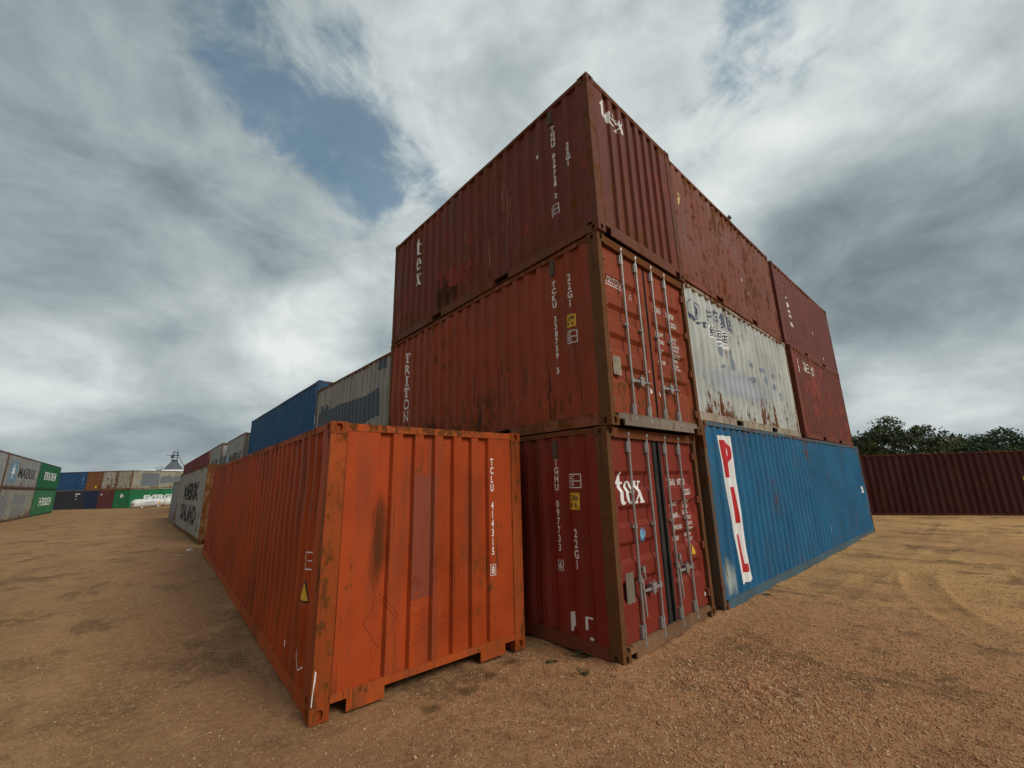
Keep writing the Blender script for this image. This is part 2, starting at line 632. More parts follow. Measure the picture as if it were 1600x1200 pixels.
def casting_mesh():
    """one ISO corner casting in the corner x,y,z > 0 with oval holes in its two outer sides (at x=0 and y=0)"""
    bx, by, bz = 0.162, 0.178, 0.118
    v, f = [], []

    def add(*ps):
        k = len(v)
        v.extend(ps)
        return list(range(k, k + len(ps)))

    def hole(P, wdt, hw, hh, swap):
        # P(s, z, d) -> point; ring of 12 on the oval
        n = 12
        outer, inn, deep = [], [], []
        ov = []
        for i in range(n):
            a = 2 * math.pi * (i + 0.5) / n
            cx, cz = math.cos(a), math.sin(a)
            ox = math.copysign(abs(cx) ** 0.6, cx) * hw + wdt / 2
            oz = math.copysign(abs(cz) ** 0.75, cz) * hh + bz / 2
            mcs = max(abs(cx), abs(cz))
            qx, qz = cx / mcs * wdt / 2 + wdt / 2, cz / mcs * bz / 2 + bz / 2
            outer.append((qx, qz))
            ov.append((ox, oz))
        # snap nearest outer points to corners
        for cx_, cz_ in ((0, 0), (wdt, 0), (wdt, bz), (0, bz)):
            j = min(range(n), key=lambda i: (outer[i][0] - cx_) ** 2 + (outer[i][1] - cz_) ** 2)
            outer[j] = (cx_, cz_)
        a = add(*[P(s, z, 0) for s, z in outer])
        b = add(*[P(s, z, 0) for s, z in ov])
        c = add(*[P(s, z, 0.03) for s, z in ov])
        for i in range(n):
            j = (i + 1) % n
            q1, q2 = (a[i], a[j], b[j], b[i]), (b[i], b[j], c[j], c[i])
            f.append(q1 if swap else q1[::-1])
            f.append(q2 if swap else q2[::-1])
        f.append(tuple(c) if swap else tuple(c[::-1]))

    hole(lambda s, z, d: (s, d, z), bx, 0.030, 0.040, True)
    hole(lambda s, z, d: (d, s, z), by, 0.026, 0.040, False)
    q = add((0, 0, 0), (bx, 0, 0), (bx, by, 0), (0, by, 0), (0, 0, bz), (bx, 0, bz), (bx, by, bz), (0, by, bz))
    for t in ((3, 2, 1, 0), (4, 5, 6, 7), (1, 2, 6, 5), (2, 3, 7, 6)):
        f.append(tuple(q[i] for i in t))
    return v, f


_cast = {}


def casting(flipx, flipy):
    k = (flipx, flipy)
    if k not in _cast:
        v, f = casting_mesh()
        sx, sy = (-1 if flipx else 1), (-1 if flipy else 1)
        v = [(x * sx, y * sy, z) for x, y, z in v]
        if sx * sy < 0:
            f = [t[::-1] for t in f]
        _cast[k] = mesh('corner_casting', v, f)
    return _cast[k]


class Prof:
    """trapezoid corrugation along u between u0 and u1 (depth d behind the outer flats)"""

    def __init__(s, u0, u1, pitch, outf, slope, d, ref=None):
        s.u0, s.u1, s.d = u0, u1, d
        n = max(1, int((u1 - u0 - outf) / pitch))
        st = (u1 - u0 - n * pitch - outf) / 2 + u0
        if ref is not None:                 # one outer flat is centred on ref
            st = ref - outf / 2 - pitch * math.floor((ref - outf / 2 - u0) / pitch)
            n = int((u1 - st - outf) / pitch)
        inn = pitch - outf - 2 * slope
        br = [(u0, 0.0)]
        for i in range(n):
            b = st + i * pitch + outf
            br += [(b, 0.0), (b + slope, d), (b + slope + inn, d), (b + 2 * slope + inn, 0.0)]
        br.append((u1, 0.0))
        s.br = br
        s.bu = np.array([b[0] for b in br])
        s.bd = np.array([b[1] for b in br])

    def at(s, u):
        return np.interp(u, s.bu, s.bd)


class Container:
    def __init__(s, name, label, length, height, col, mat4, group, rust=0.3, low=0.0, seed=0.0, near='blind', far='blind', detail=2,
                 scratch=0.3, dirt=0.4, fade=0.35, frame_rust=None, frame_col=None, post=None, blot=None, pockets=None, tunnel=False,
                 side_pitch=0.278, door=None, rail_mat=None, refs=None, spot=(11, 11, 4.5)):
        s.refs = refs or {}
        s.L, s.H = length, height
        s.seed = seed
        s.root = empty(name, label, 'shipping container', mat4, group)
        s.col = col
        s.detail = detail
        s.pm = paint(name + '_paint', col, rust, low, fade, scratch, seed, dirt, blot=blot, height=height, spot=spot)
        fc = frame_col or col
        s.fm = rail_mat or paint(name + '_frame_paint', fc, rust * 0.6 + 0.4 if frame_rust is None else frame_rust, 0.0, 0.4, 0.5, seed + 5, 0.55,
                                 rough=0.65, height=height)
        s.postm = post or s.fm
        s.faces = {}
        s.parts = {}
        s.pockets = pockets if pockets is not None else (length < 7)
        s.near, s.far = near, far
        s.tunnel = tunnel
        s.door_opt = door or {}
        s.frame()
        for side in ('left', 'right'):
            s.side(side, side_pitch)
        for end in ('near', 'far'):
            if (near if end == 'near' else far) == 'door':
                s.doors(end)
            else:
                s.blind(end)
        s.roof()

    # position of a point given on a face: u from the left as seen from outside, z up, d outwards from the envelope
    def P(s, face, u, z, d):
        if face == 'left':
            return (-d, s.L - u, z)
        if face == 'right':
            return (W + d, u, z)
        if face == 'near':
            return (u, -d, z)
        return (W - u, s.L + d, z)

    def width(s, face):
        return s.L if face in ('left', 'right') else W

    def frame(s):
        L, H, r = s.L, s.H, s.root
        for fx in (0, 1):
            for fy in (0, 1):
                me = casting(fx, fy)
                for z in (0.0, H - 0.118):
                    o = link('corner_casting', me, s.postm, r)
                    o.location = (W * fx, L * fy, z)
                kind = s.far if fy else s.near
                px_, py_ = (0.085, 0.165) if kind == 'door' else (0.15, 0.10)
                b = MB()
                e_ = 0.005
                x0, x1 = (e_, e_ + px_) if not fx else (W - e_ - px_, W - e_)
                y0, y1 = (e_, e_ + py_) if not fy else (L - e_ - py_, L - e_)
                b.box((x0, y0, 0.118), (x1, y1, H - 0.118))
                if kind != 'door':
                    # folded return lips of the post
                    xa = e_ + px_ if not fx else W - e_ - px_
                    xb = xa + (0.02 if not fx else -0.02)
                    ya, yb = (y0 + 0.012, y1) if not fy else (y0, y1 - 0.012)
                    b.box((xa, ya, 0.118), (xb, yb, H - 0.118))
                b.obj('corner_post', s.postm, r)
        for side in ('left', 'right'):
            b = MB()
            P = lambda u, z, d: s.P(side, u, z, d)
            nseg = 14 if s.detail > 1 else 2
            for k in range(nseg):
                ua, ub = (0.178 + (L - 0.356) * (k + q_) / nseg for q_ in (0, 1))
                ja, jb = ((mnoise.noise(Vector((u_ * 0.8, L, s.seed * 7.0 + len(side)))) * 0.014, mnoise.noise(Vector((u_ * 0.9, 9.0, s.seed * 5.0))) * 0.008) if s.detail > 1 and 0.2 < u_ < L - 0.2 else (0, 0)
                          for u_ in (ua, ub))
                b.hexa([P(ua, H - 0.072 + ja[0], -0.008 - ja[1]), P(ub, H - 0.072 + jb[0], -0.008 - jb[1]), P(ub, H - 0.072 + jb[0], -0.07), P(ua, H - 0.072 + ja[0], -0.07),
                        P(ua, H - 0.008 + ja[0], -0.008 - ja[1]), P(ub, H - 0.008 + jb[0], -0.008 - jb[1]), P(ub, H - 0.008 + jb[0], -0.07), P(ua, H - 0.008 + ja[0], -0.07)])
            b.obj('top_rail', s.fm, r)
            b = MB()
            if s.pockets:
                cs = [(L / 2 - 1.025, 0.18), (L / 2 + 1.025, 0.18)]
            else:
                cs = []
            u = 0.178
            for c, hw in cs:
                b.box(P(u, 0.014, -0.006), P(c - hw, 0.15, -0.05))
                b.box(P(c - hw, 0.128, -0.006), P(c + hw, 0.15, -0.05))
                b.box(P(c - hw, 0.014, -0.006), P(c + hw, 0.024, -0.05))
                u = c + hw
            b.box(P(u, 0.014, -0.006), P(L - 0.178, 0.15, -0.05))
            b.box(P(0.178, 0.15, -0.004), P(L - 0.178, 0.158, -0.06))
            b.obj('bottom_rail', s.fm, r)
            if cs:
                for c, hw in cs:
                    b = MB()
                    b.box(P(c - hw, 0.024, -0.05), P(c - hw + 0.006, 0.128, -1.2))
                    b.box(P(c + hw - 0.006, 0.024, -0.05), P(c + hw, 0.128, -1.2))
                    b.obj('fork_pocket', M['dark'], r)
        b = MB()
        b.box((0.05, 0.05, 0.12), (W - 0.05, L - 0.05, 0.148))
        n = int(L / 0.5)
        for i in range(n):
            y = 0.3 + i * (L - 0.6) / max(1, n - 1)
            b.box((0.055, y - 0.02, 0.03), (W - 0.055, y + 0.02, 0.12))
        b.obj('floor_frame', M['dark'], r)

    def sheet(s, name, face, prof, z0, z1, rec, amp, parent, mat):
        nz = max(2, int((z1 - z0) / (0.28 if s.detail > 1 else 1.2)))
        zs = [z0 + (z1 - z0) * i / nz for i in range(nz + 1)]
        us = []
        for (a, b) in zip(prof.bu[:-1], prof.bu[1:]):
            us.append(a)
            if b - a > 0.5:
                k = int((b - a) / 0.25)
                us += [a + (b - a) * i / k for i in range(1, k)]
        us.append(prof.bu[-1])
        us = np.array(us)
        s.faces[face] = dict(prof=prof, rec=rec, amp=amp, zs=zs, us=us)
        v, f = [], []
        for z in zs:
            for u in us:
                v.append(s.P(face, u, z, -s.depth(face, u, z)))
        k = len(us)
        for j in range(nz):
            for i in range(k - 1):
                a = j * k + i
                f.append((a, a + 1, a + k + 1, a + k))
        o = link(name, mesh(name, v, f), mat, parent)
        s.parts[face] = o
        return o

    def dent(s, face, u, z, amp):
        if amp == 0:
            return 0.0
        h = mnoise.noise(Vector((u * 1.3, z * 1.5, s.root.matrix_world.translation.x * 3.1 + len(face)))) * amp
        return h

    def depth(s, face, u, z):
        q = s.faces[face]
        return q['rec'] + float(q['prof'].at(u)) + s.dent(face, u, z, q['amp'])

    def side(s, face, pitch):
        a, b = 0.105, s.L - 0.105
        k = {'left': (s.far, s.near), 'right': (s.near, s.far)}[face]
        if k[0] == 'door':
            a = 0.17
        if k[1] == 'door':
            b = s.L - 0.17
        pr = Prof(a, b, pitch, pitch * 0.29, pitch * 0.195, 0.036, s.refs.get(face))
        s.sheet('side_panel', face, pr, 0.158, s.H - 0.070, 0.014, 0.024 if s.detail > 1 else 0.0, s.root, s.pm)

    def blind(s, face):
        H = s.H
        P = lambda u, z, d: s.P(face, u, z, d)
        pr = Prof(0.172, W - 0.172, 0.252, 0.102, 0.022, 0.045, s.refs.get(face))
        s.sheet('end_panel', face, pr, 0.185, H - 0.085, 0.012, 0.006 if s.detail > 1 else 0.0, s.root, s.pm)
        b = MB()
        b.box(P(0.162, H - 0.088, -0.006), P(W - 0.162, H - 0.012, -0.08))
        b.obj('end_header', s.fm, s.root)
        b = MB()
        b.box(P(0.162, 0.118, -0.006), P(W - 0.162, 0.185, -0.08))
        if s.tunnel:
            for a0, a1 in ((0.31, 0.66), (W - 0.66, W - 0.31)):
                b.box(P(a0, 0.012, -0.006), P(a1, 0.118, -0.03))
        else:
            b.box(P(0.30, 0.012, -0.006), P(W - 0.30, 0.118, -0.03))
        b.obj('end_sill', s.fm, s.root)

    def doors(s, face):
        H = s.H
        op = s.door_opt
        P = lambda u, z, d: s.P(face, u, z, d)
        b = MB()
        b.box(P(0.162, H - 0.13, -0.006), P(W - 0.162, H - 0.012, -0.09))
        b.obj('door_header', s.fm, s.root)
        b = MB()
        b.box(P(0.162, 0.085, -0.006), P(W - 0.162, 0.150, -0.09))
        b.box(P(0.29, 0.012, -0.006), P(W - 0.29, 0.085, -0.03))
        b.box(P(0.215, 0.15, -0.004), P(W - 0.215, 0.162, -0.05))
        b.obj('door_sill', op.get('sill', s.fm), s.root)
        gap = op.get('gap', (W / 2 - 0.02, W / 2 + 0.02))
        z0, z1 = 0.166, H - 0.138
        rec = 0.055
        for leaf, (a, c) in enumerate(((0.098, gap[0]), (gap[1], W - 0.098))):
            brd = 0.085
            # z profile of the pressed horizontal corrugations
            nb = 5
            pz = Prof(z0 + 0.10, z1 - 0.10, (z1 - z0 - 0.22) / nb, (z1 - z0 - 0.22) / nb * 0.40, 0.055, 0.042)
            s.faces[face + str(leaf)] = dict(zprof=pz, rec=rec, a=a + brd, c=c - brd)
            v, f = [], []

            def quad(p1, p2, p3, p4):
                k = len(v)
                v.extend([p1, p2, p3, p4])
                f.append((k, k + 1, k + 2, k + 3))
            ia, ic = a + brd, c - brd
            quad(P(a, z0, -rec), P(ia, z0, -rec), P(ia, z1, -rec), P(a, z1, -rec))
            quad(P(ic, z0, -rec), P(c, z0, -rec), P(c, z1, -rec), P(ic, z1, -rec))
            quad(P(ia, z0, -rec), P(ic, z0, -rec), P(ic, z0 + 0.10, -rec), P(ia, z0 + 0.10, -rec))
            quad(P(ia, z1 - 0.10, -rec), P(ic, z1 - 0.10, -rec), P(ic, z1, -rec), P(ia, z1, -rec))
            br = pz.br
            sl = 0.045
            for (za, da), (zb, db) in zip(br[:-1], br[1:]):
                ea, eb = sl * da / 0.042, sl * db / 0.042
                quad(P(ia + ea, za, -rec - da), P(ic - ea, za, -rec - da), P(ic - eb, zb, -rec - db), P(ia + eb, zb, -rec - db))
                if da or db:
                    quad(P(ia, za, -rec), P(ia + ea, za, -rec - da), P(ia + eb, zb, -rec - db), P(ia, zb, -rec))
                    quad(P(ic - ea, za, -rec - da), P(ic, za, -rec), P(ic, zb, -rec), P(ic - eb, zb, -rec - db))
            # edges of the leaf
            for (p, q) in (((a, z0), (a, z1)), ((c, z1), (c, z0)), ((c, z0), (a, z0)), ((a, z1), (c, z1))):
                quad(P(p[0], p[1], -rec - 0.05), P(p[0], p[1], -rec), P(q[0], q[1], -rec), P(q[0], q[1], -rec - 0.05))
            d = link('door', mesh('door', v, f), s.pm, s.root)
            s.parts[face + str(leaf)] = d
            if s.detail < 2:
                b = MB()
                for t in (0.30, 0.78):
                    u = a + (c - a) * (t if leaf == 0 else 1 - t)
                    b.tube(P(u, 0.06, -0.03), P(u, H - 0.06, -0.03), 0.02, 6)
                b.obj('locking_bar', M['steel'], d, True)
                continue
            # seals round the leaf
            b = MB()
            g = 0.012
            b.box(P(a - g, z0 - 0.004, -rec + 0.004), P(a, z1 + 0.004, -rec - 0.05))
            b.box(P(c, z0 - 0.004, -rec + 0.004), P(c + g, z1 + 0.004, -rec - 0.05))
            b.box(P(a, z1, -rec + 0.004), P(c, z1 + 0.014, -rec - 0.05))
            if leaf == 0 and gap[1] - gap[0] > 0.08:
                b.box(P(gap[0] + 0.012, z0, -rec + 0.015), P(gap[0] + 0.10, z1, -rec - 0.06))
                b.box(P(gap[1] - 0.06, z0, -rec + 0.022), P(gap[1] - 0.012, z1, -rec - 0.06))
            b.obj('door_seal', M['rubber'], d)
            # hinges
            edge = 0.092 if leaf == 0 else W - 0.092
            for k in range(4):
                z = 0.32 + k * (H - 0.64) / 3
                b = MB()
                sgn = 1 if leaf == 0 else -1
                b.box(P(edge - 0.025 * sgn, z - 0.05, -0.012), P(edge + 0.055 * sgn, z + 0.05, -rec - 0.002))
                b.tube(P(edge - 0.02 * sgn, z - 0.07, -0.018), P(edge - 0.02 * sgn, z + 0.07, -0.018), 0.016, 8)
                b.obj('hinge', s.fm if not op.get('hinge') else op['hinge'], d)
            # locking bars
            bars = op.get('bars', (0.53, 0.93, 1.41, 1.82))[leaf * 2:leaf * 2 + 2]
            for bi, u in enumerate(bars):
                b = MB()
                dd = -0.020
                zb = 0.075
                b.tube(P(u, zb + 0.03, dd), P(u, H - 0.075, dd), 0.0165, 12)
                for zz in (zb, H - 0.095):
                    b.tube(P(u, zz, dd), P(u, zz + 0.045, dd), 0.027, 10)
                    b.box(P(u - 0.045, zz + 0.004, dd - 0.016), P(u + 0.03, zz + 0.036, dd + 0.012))
                for zz in (0.16, H - 0.31):
                    b.tube(P(u, zz, dd), P(u, zz + 0.15, dd), 0.0235, 12)
                    b.box(P(u - 0.047, zz + 0.01, -rec), P(u - 0.018, zz + 0.14, dd + 0.004))
                for zz in (H * 0.53, ):
                    b.tube(P(u, zz, dd), P(u, zz + 0.035, dd), 0.025, 12)
                    b.box(P(u - 0.05, zz, -rec), P(u + 0.05, zz + 0.035, dd))
                b.obj('locking_bar', M['steel'], d)
            hs = op.get('handles', (((0, 'right', 0.70)), ((2, 'right', 0.66))))
            allb = op.get('bars', (0.53, 0.93, 1.41, 1.82))
            for (bi, way, z) in hs:
                if bi // 2 != leaf:
                    continue
                u = allb[bi]
                b = MB()
                dd = 0.006
                b.tube(P(u, z - 0.035, -0.020), P(u, z + 0.035, -0.020), 0.030, 12)
                if way == 'down':
                    b.hexa([P(u + 0.01, z, dd), P(u + 0.04, z, dd), P(u + 0.035, z, dd - 0.014), P(u + 0.008, z, dd - 0.014),
                            P(u + 0.045, z - 0.42, dd), P(u + 0.07, z - 0.42, dd), P(u + 0.07, z - 0.42, dd - 0.014), P(u + 0.045, z - 0.42, dd - 0.014)][::1])
                    b.box(P(u + 0.06, z + 0.06, -rec), P(u + 0.11, z + 0.12, 0.0))
                    b.tube(P(u + 0.10, z + 0.13, -0.01), P(u + 0.10, z - 0.02, -0.01), 0.012, 8)
                else:
                    sg = 1 if way == 'right' else -1
                    b.box(P(u, z - 0.016, dd), P(u + sg * 0.36, z + 0.016, dd - 0.012))
                    b.tube(P(u + sg * 0.30, z, dd), P(u + sg * 0.42, z, dd), 0.013, 8)
                    b.box(P(u + sg * 0.16, z - 0.05, -rec), P(u + sg * 0.23, z + 0.05, dd + 0.012))
                    b.tube(P(u + sg * 0.195, z - 0.07, dd + 0.004), P(u + sg * 0.195, z + 0.09, dd + 0.004), 0.011, 8)
                    b.box(P(u + sg * 0.14, z + 0.03, dd - 0.01), P(u + sg * 0.25, z + 0.055, dd + 0.016))
                b.obj('handle', M['steel'], d)

    def roof(s):
        L, H = s.L, s.H
        pr = Prof(0.09, L - 0.09, 0.21, 0.07, 0.035, 0.02)
        v, f = [], []
        for u in pr.bu:
            z = H - 0.012 - float(pr.at(u))
            v += [(0.07, u, z), (W - 0.07, u, z)]
        k = len(pr.bu)
        for i in range(k - 1):
            f.append((2 * i, 2 * i + 1, 2 * i + 3, 2 * i + 2))
        link('roof', mesh('roof', v, f), s.fm, s.root)

    # lay a flat shape on a panel, following its corrugations
    def decal(s, name, face, shape, mat, lift=0.0025, label=None):
        v2, fs = shape
        bm = bmesh.new()
        vs = [bm.verts.new((p[0], p[1], 0)) for p in v2]
        for q in fs:
            if len(set(q)) > 2:
                try:
                    bm.faces.new([vs[i] for i in q])
                except ValueError:
                    pass
        q = s.faces[face]
        u0, u1 = min(p[0] for p in v2), max(p[0] for p in v2)
        z0, z1 = min(p[1] for p in v2), max(p[1] for p in v2)
        cuts = []
        if 'zprof' in q:
            cuts += [((0, b, 0), (0, 1, 0)) for b in q['zprof'].bu if z0 < b < z1]
        else:
            cuts += [((b, 0, 0), (1, 0, 0)) for b in q['us'] if u0 < b < u1]
            if q['amp'] > 0:
                cuts += [((0, b, 0), (0, 1, 0)) for b in q['zs'] if z0 < b < z1]
        for co, no in cuts:
            bmesh.ops.bisect_plane(bm, geom=bm.verts[:] + bm.edges[:] + bm.faces[:], plane_co=co, plane_no=no)
        bf = face if face in ('left', 'right', 'near', 'far') else face[:-1]
        for vv in bm.verts:
            u, z = vv.co.x, vv.co.y
            if 'zprof' in q:
                u += 0.05
            if 'zprof' in q:
                d = q['rec'] + float(q['zprof'].at(z))
            else:
                d = q['rec'] + float(q['prof'].at(u)) + s.dent_lin(face, u, z)
            vv.co = s.P(bf, u, z, -d + lift)
        me = bpy.data.meshes.new(name)
        bm.normal_update()
        bm.to_mesh(me)
        bm.free()
        o = link(name, me, mat, s.parts[face])
        if label:
            o['label'] = label
        return o

    def dent_lin(s, face, u, z):
        """the dent of the sheet as its quads interpolate it"""
        q = s.faces[face]
        if q['amp'] == 0:
            return 0.0
        us, zs = q['us'], q['zs']
        i = int(np.clip(np.searchsorted(us, u) - 1, 0, len(us) - 2))
        j = int(np.clip(np.searchsorted(zs, z) - 1, 0, len(zs) - 2))
        a = (u - us[i]) / max(1e-6, us[i + 1] - us[i])
        b = (z - zs[j]) / max(1e-6, zs[j + 1] - zs[j])
        D = lambda p, r_: s.dent(face, us[p], zs[r_], q['amp'])
        return (D(i, j) * (1 - a) + D(i + 1, j) * a) * (1 - b) + (D(i, j + 1) * (1 - a) + D(i + 1, j + 1) * a) * b


def place(corner, yaw=0.0, tilt=0.0):
    """container running away along its local y from the near-left corner"""
    return Matrix.Translation(corner) @ Matrix.Rotation(R(yaw), 4, 'Z') @ Matrix.Rotation(tilt, 4, 'X')


def place_side(corner, yaw=0.0, tilt=0.0):
    """container whose right side starts at this corner and runs along +x turned by yaw"""
    m_ = Matrix.Rotation(R(yaw - 90), 4, 'Z') @ Matrix.Rotation(-0.0 + tilt, 4, 'X')
    o = Vector(corner) - m_.to_3x3() @ Vector((W, 0, 0))
    return Matrix.Translation(o) @ m_


def slope_z(x, y):
    """the yard falls away gently to the north and a touch to the east"""
    z = -0.0098 * max(0.0, y - 8.0) * (1.0 if y < 120 else 1.0)
    z = max(z, -1.3)
    z += -0.0040 * min(40.0, max(0.0, x - 4.0))
    return z


rust_post = paint('rusted_post', (0.15, 0.060, 0.026), 0.55, 0.0, 0.8, 0.9, 11.0, 0.6, rough=0.75, rustcol=(0.035, 0.016, 0.008), rustcol2=(0.21, 0.10, 0.03))
grey_sill = paint('greyed_sill', (0.26, 0.21, 0.17), 0.35, 0.0, 0.6, 0.4, 12.0, 0.5, rough=0.7)
brown_sill = paint('browned_sill', (0.24, 0.13, 0.07), 0.4, 0.0, 0.6, 0.4, 13.0, 0.5, rough=0.7)

GT = 'containers stacked at the corner of the yard'
# --- the corner tower, three high
T1 = Container('maroon_container', 'maroon container with white tex doors ajar standing on the ground at the tower corner', L20, HS,
               (0.255, 0.036, 0.022), place((0.007, 0.097, 0.0), 1.1), GT, rust=0.16, seed=1.3, near='door', refs={'left': 5.215}, frame_col=(0.20, 0.05, 0.03), post=rust_post,
               scratch=0.25, dirt=0.25,
               door=dict(gap=(1.130, 1.345), bars=(0.50, 0.95, 1.45, 1.87), sill=brown_sill,
                         handles=((0, 'down', 0.80), (1, 'left', 0.66), (2, 'down', 0.82), (3, 'left', 0.74))))
T2 = Container('orange_red_container', 'orange-red container with closed doors in the middle of the corner tower', L20, HS,
               (0.315, 0.060, 0.023), place((0, 0, 2.595), 0, -0.002), GT, rust=0.30, low=0.10, seed=2.1, near='door', refs={'left': 5.225}, frame_col=(0.26, 0.085, 0.045), post=rust_post,
               scratch=0.55, dirt=0.25,
               door=dict(gap=(1.165, 1.215), bars=(0.56, 0.93, 1.36, 1.76), sill=grey_sill, handles=((0, 'right', 0.62), (2, 'right', 0.62))))
T3 = Container('dark_maroon_container', 'dark maroon container with peeling tex lettering on top of the corner tower', L20, HS,
               (0.175, 0.040, 0.028), place((-0.001, -0.033, 5.199), 0.09, -0.0027), GT, rust=0.38, low=0.10, seed=3.4, refs={'left': 5.32}, frame_col=(0.16, 0.055, 0.035), frame_rust=0.6,
               scratch=0.75, dirt=0.35, blot=((0.19, 0.028, 0.018), 0.60, 0.70))
# --- the orange one lying in front
OR = Container('orange_container', 'long bright orange container on the ground in front of the tower', L40, HS,
               (0.42, 0.062, 0.0115), place((-2.761, 1.344, -0.003), -2.01, -0.0023), GT, rust=0.16, seed=4.2, refs={'near': 1.968}, frame_col=(0.46, 0.085, 0.016), frame_rust=0.34,
               scratch=0.5, dirt=0.45, fade=0.6, tunnel=True, pockets=False, post=paint('orange_post_paint', (0.39, 0.074, 0.015), 0.44, 0.0, 0.7, 0.7, 6.0, 0.5, rough=0.65, rustcol=(0.065, 0.022, 0.008), rustcol2=(0.20, 0.066, 0.014)))
# --- the long row to the right
GR = 'containers in the three-high row facing the camera'
R1 = Container('blue_container', 'long blue container with red and white PIL lettering under the pale container', L40, HC,
               (0.020, 0.145, 0.285), place_side((2.639, 0.096, -0.027), -0.61, -0.0037), GR, rust=0.13, low=0.05, seed=5.5, frame_col=(0.10, 0.13, 0.13), frame_rust=0.42,
               scratch=0.2, dirt=0.2, pockets=False, rail_mat=paint('blue_rail_paint', (0.07, 0.14, 0.18), 0.25, 0, 0.5, 0.3, 31, 0.35),
               post=paint('blue_post_rust', (0.13, 0.10, 0.07), 0.55, 0, 0.6, 0.4, 33, 0.5))
R2 = Container('pale_grey_container', 'pale grey rust-stained container with blue Chinese lettering above the blue one', L20, HS,
               (0.57, 0.60, 0.56), place_side((2.62, 0.19, 2.886), -0.28, -0.0037), GR, rust=0.22, low=0.20, seed=6.1, spot=(19, 19, 5.5), frame_col=(0.44, 0.37, 0.28), frame_rust=0.35,
               scratch=0.5, dirt=0.30)
R2b = Container('brown_red_container', 'brownish red container with white plate beside the pale grey one', L20, HS,
                (0.185, 0.050, 0.036), place_side((8.85, 0.08, 2.866), 0, -0.0037), GR, rust=0.28, low=0.06, seed=7.7, scratch=0.5, dirt=0.35,
                blot=((0.25, 0.05, 0.03), 0.5, 0.6))
R3 = Container('faded_red_container', 'faded rusty red container with a bird on its roof above the pale one', L20, HS,
               (0.26, 0.085, 0.056), place_side((2.49, 0.165, 5.484), 0.06, -0.0037), GR, rust=0.52, low=0.0, seed=8.9, scratch=0.55, dirt=0.4)
R3b = Container('plum_red_container', 'plum red container with torn white lettering on top at the far end', L20, HS,
                (0.20, 0.058, 0.050), place_side((8.869, 0.169, 5.464), -0.84, -0.0037), GR, rust=0.14, seed=9.3, scratch=0.3, dirt=0.3)
# --- the row running away behind the tower, seen over the orange one
GB = 'containers in the row running away behind the tower'
B1 = Container('drab_container', 'drab grey-beige container with dark blue patches right behind the tower', L20, HS,
               (0.36, 0.35, 0.30), place((0.2, 6.17, 2.59), 0), GB, rust=0.22, seed=10.1, scratch=0.3, dirt=0.5, frame_col=(0.2, 0.13, 0.09))
B1u = Container('grey_brown_container', 'grey brown container hidden below the drab one behind the orange', L20, HS,
                (0.20, 0.16, 0.13), place((0.2, 6.17, -0.005), 0), GB, rust=0.3, seed=10.7, detail=1)
B2 = Container('tall_blue_container', 'tall plain blue container behind the drab grey-beige one', L40, HC,
               (0.020, 0.105, 0.235), place((0.43, 12.95, 2.85), 0, -0.008), GB, rust=0.05, seed=11.2, scratch=0.1, dirt=0.2, frame_col=(0.03, 0.10, 0.20), frame_rust=0.25, pockets=False)
B2u = Container('dull_blue_container', 'dull blue container under the tall plain blue one', L40, HC,
                (0.03, 0.09, 0.17), place((0.43, 12.95, -0.05), 0, -0.008), GB, rust=0.2, seed=11.6, detail=1, pockets=False)
B3 = Container('white_container', 'white container with black lettering right behind the tall blue one', L20, HS,
               (0.42, 0.42, 0.39), place((0.2, 25.4, 2.42), 0, -0.009), GB, rust=0.16, seed=12.3, scratch=0.2, dirt=0.4, frame_col=(0.3, 0.27, 0.22))
B3u = Container('grey_container', 'grey container under the white one behind the tall blue', L20, HS,
                (0.3, 0.3, 0.28), place((0.2, 25.4, -0.17), 0, -0.009), GB, rust=0.2, seed=12.6, detail=1)
B4 = Container('dusty_white_container', 'dusty white container with dark lettering farther along the row, before the red ones', L20, HS,
               (0.40, 0.40, 0.37), place((0.0, 32.4, 2.36), 0, -0.009), GB, rust=0.18, seed=13.3, scratch=0.2, dirt=0.4, frame_col=(0.16, 0.14, 0.12), near='door', detail=1)
B4u = Container('beige_container', 'beige container under the dusty white one far along the row', L20, HS,
                (0.34, 0.31, 0.25), place((0.0, 32.4, -0.24), 0, -0.009), GB, rust=0.2, seed=13.6, detail=1)
B5 = Container('red_container', 'long dull red container high in the row behind the black-lettered white one', L40, HS,
               (0.22, 0.05, 0.045), place((0.0, 39.4, 2.29), 0, -0.0098), GB, rust=0.12, seed=14.3, dirt=0.3, detail=1, pockets=False)
B6 = Container('red_container', 'long dull red container at the far end of the high row', L40, HS,
               (0.22, 0.05, 0.045), place((0.0, 51.7, 2.17), 0, -0.0098), GB, rust=0.12, seed=14.9, dirt=0.3, detail=1, pockets=False)
B5u = Container('rust_brown_container', 'rust brown container under the first dull red one', L40, HS,
                (0.16, 0.07, 0.05), place((0.0, 39.4, -0.31), 0, -0.0098), GB, rust=0.2, seed=15.3, detail=1, pockets=False)
B6u = Container('rust_brown_container', 'rust brown container under the last dull red one', L40, HS,
                (0.16, 0.07, 0.05), place((0.0, 51.7, -0.43), 0, -0.0098), GB, rust=0.2, seed=15.9, detail=1, pockets=False)
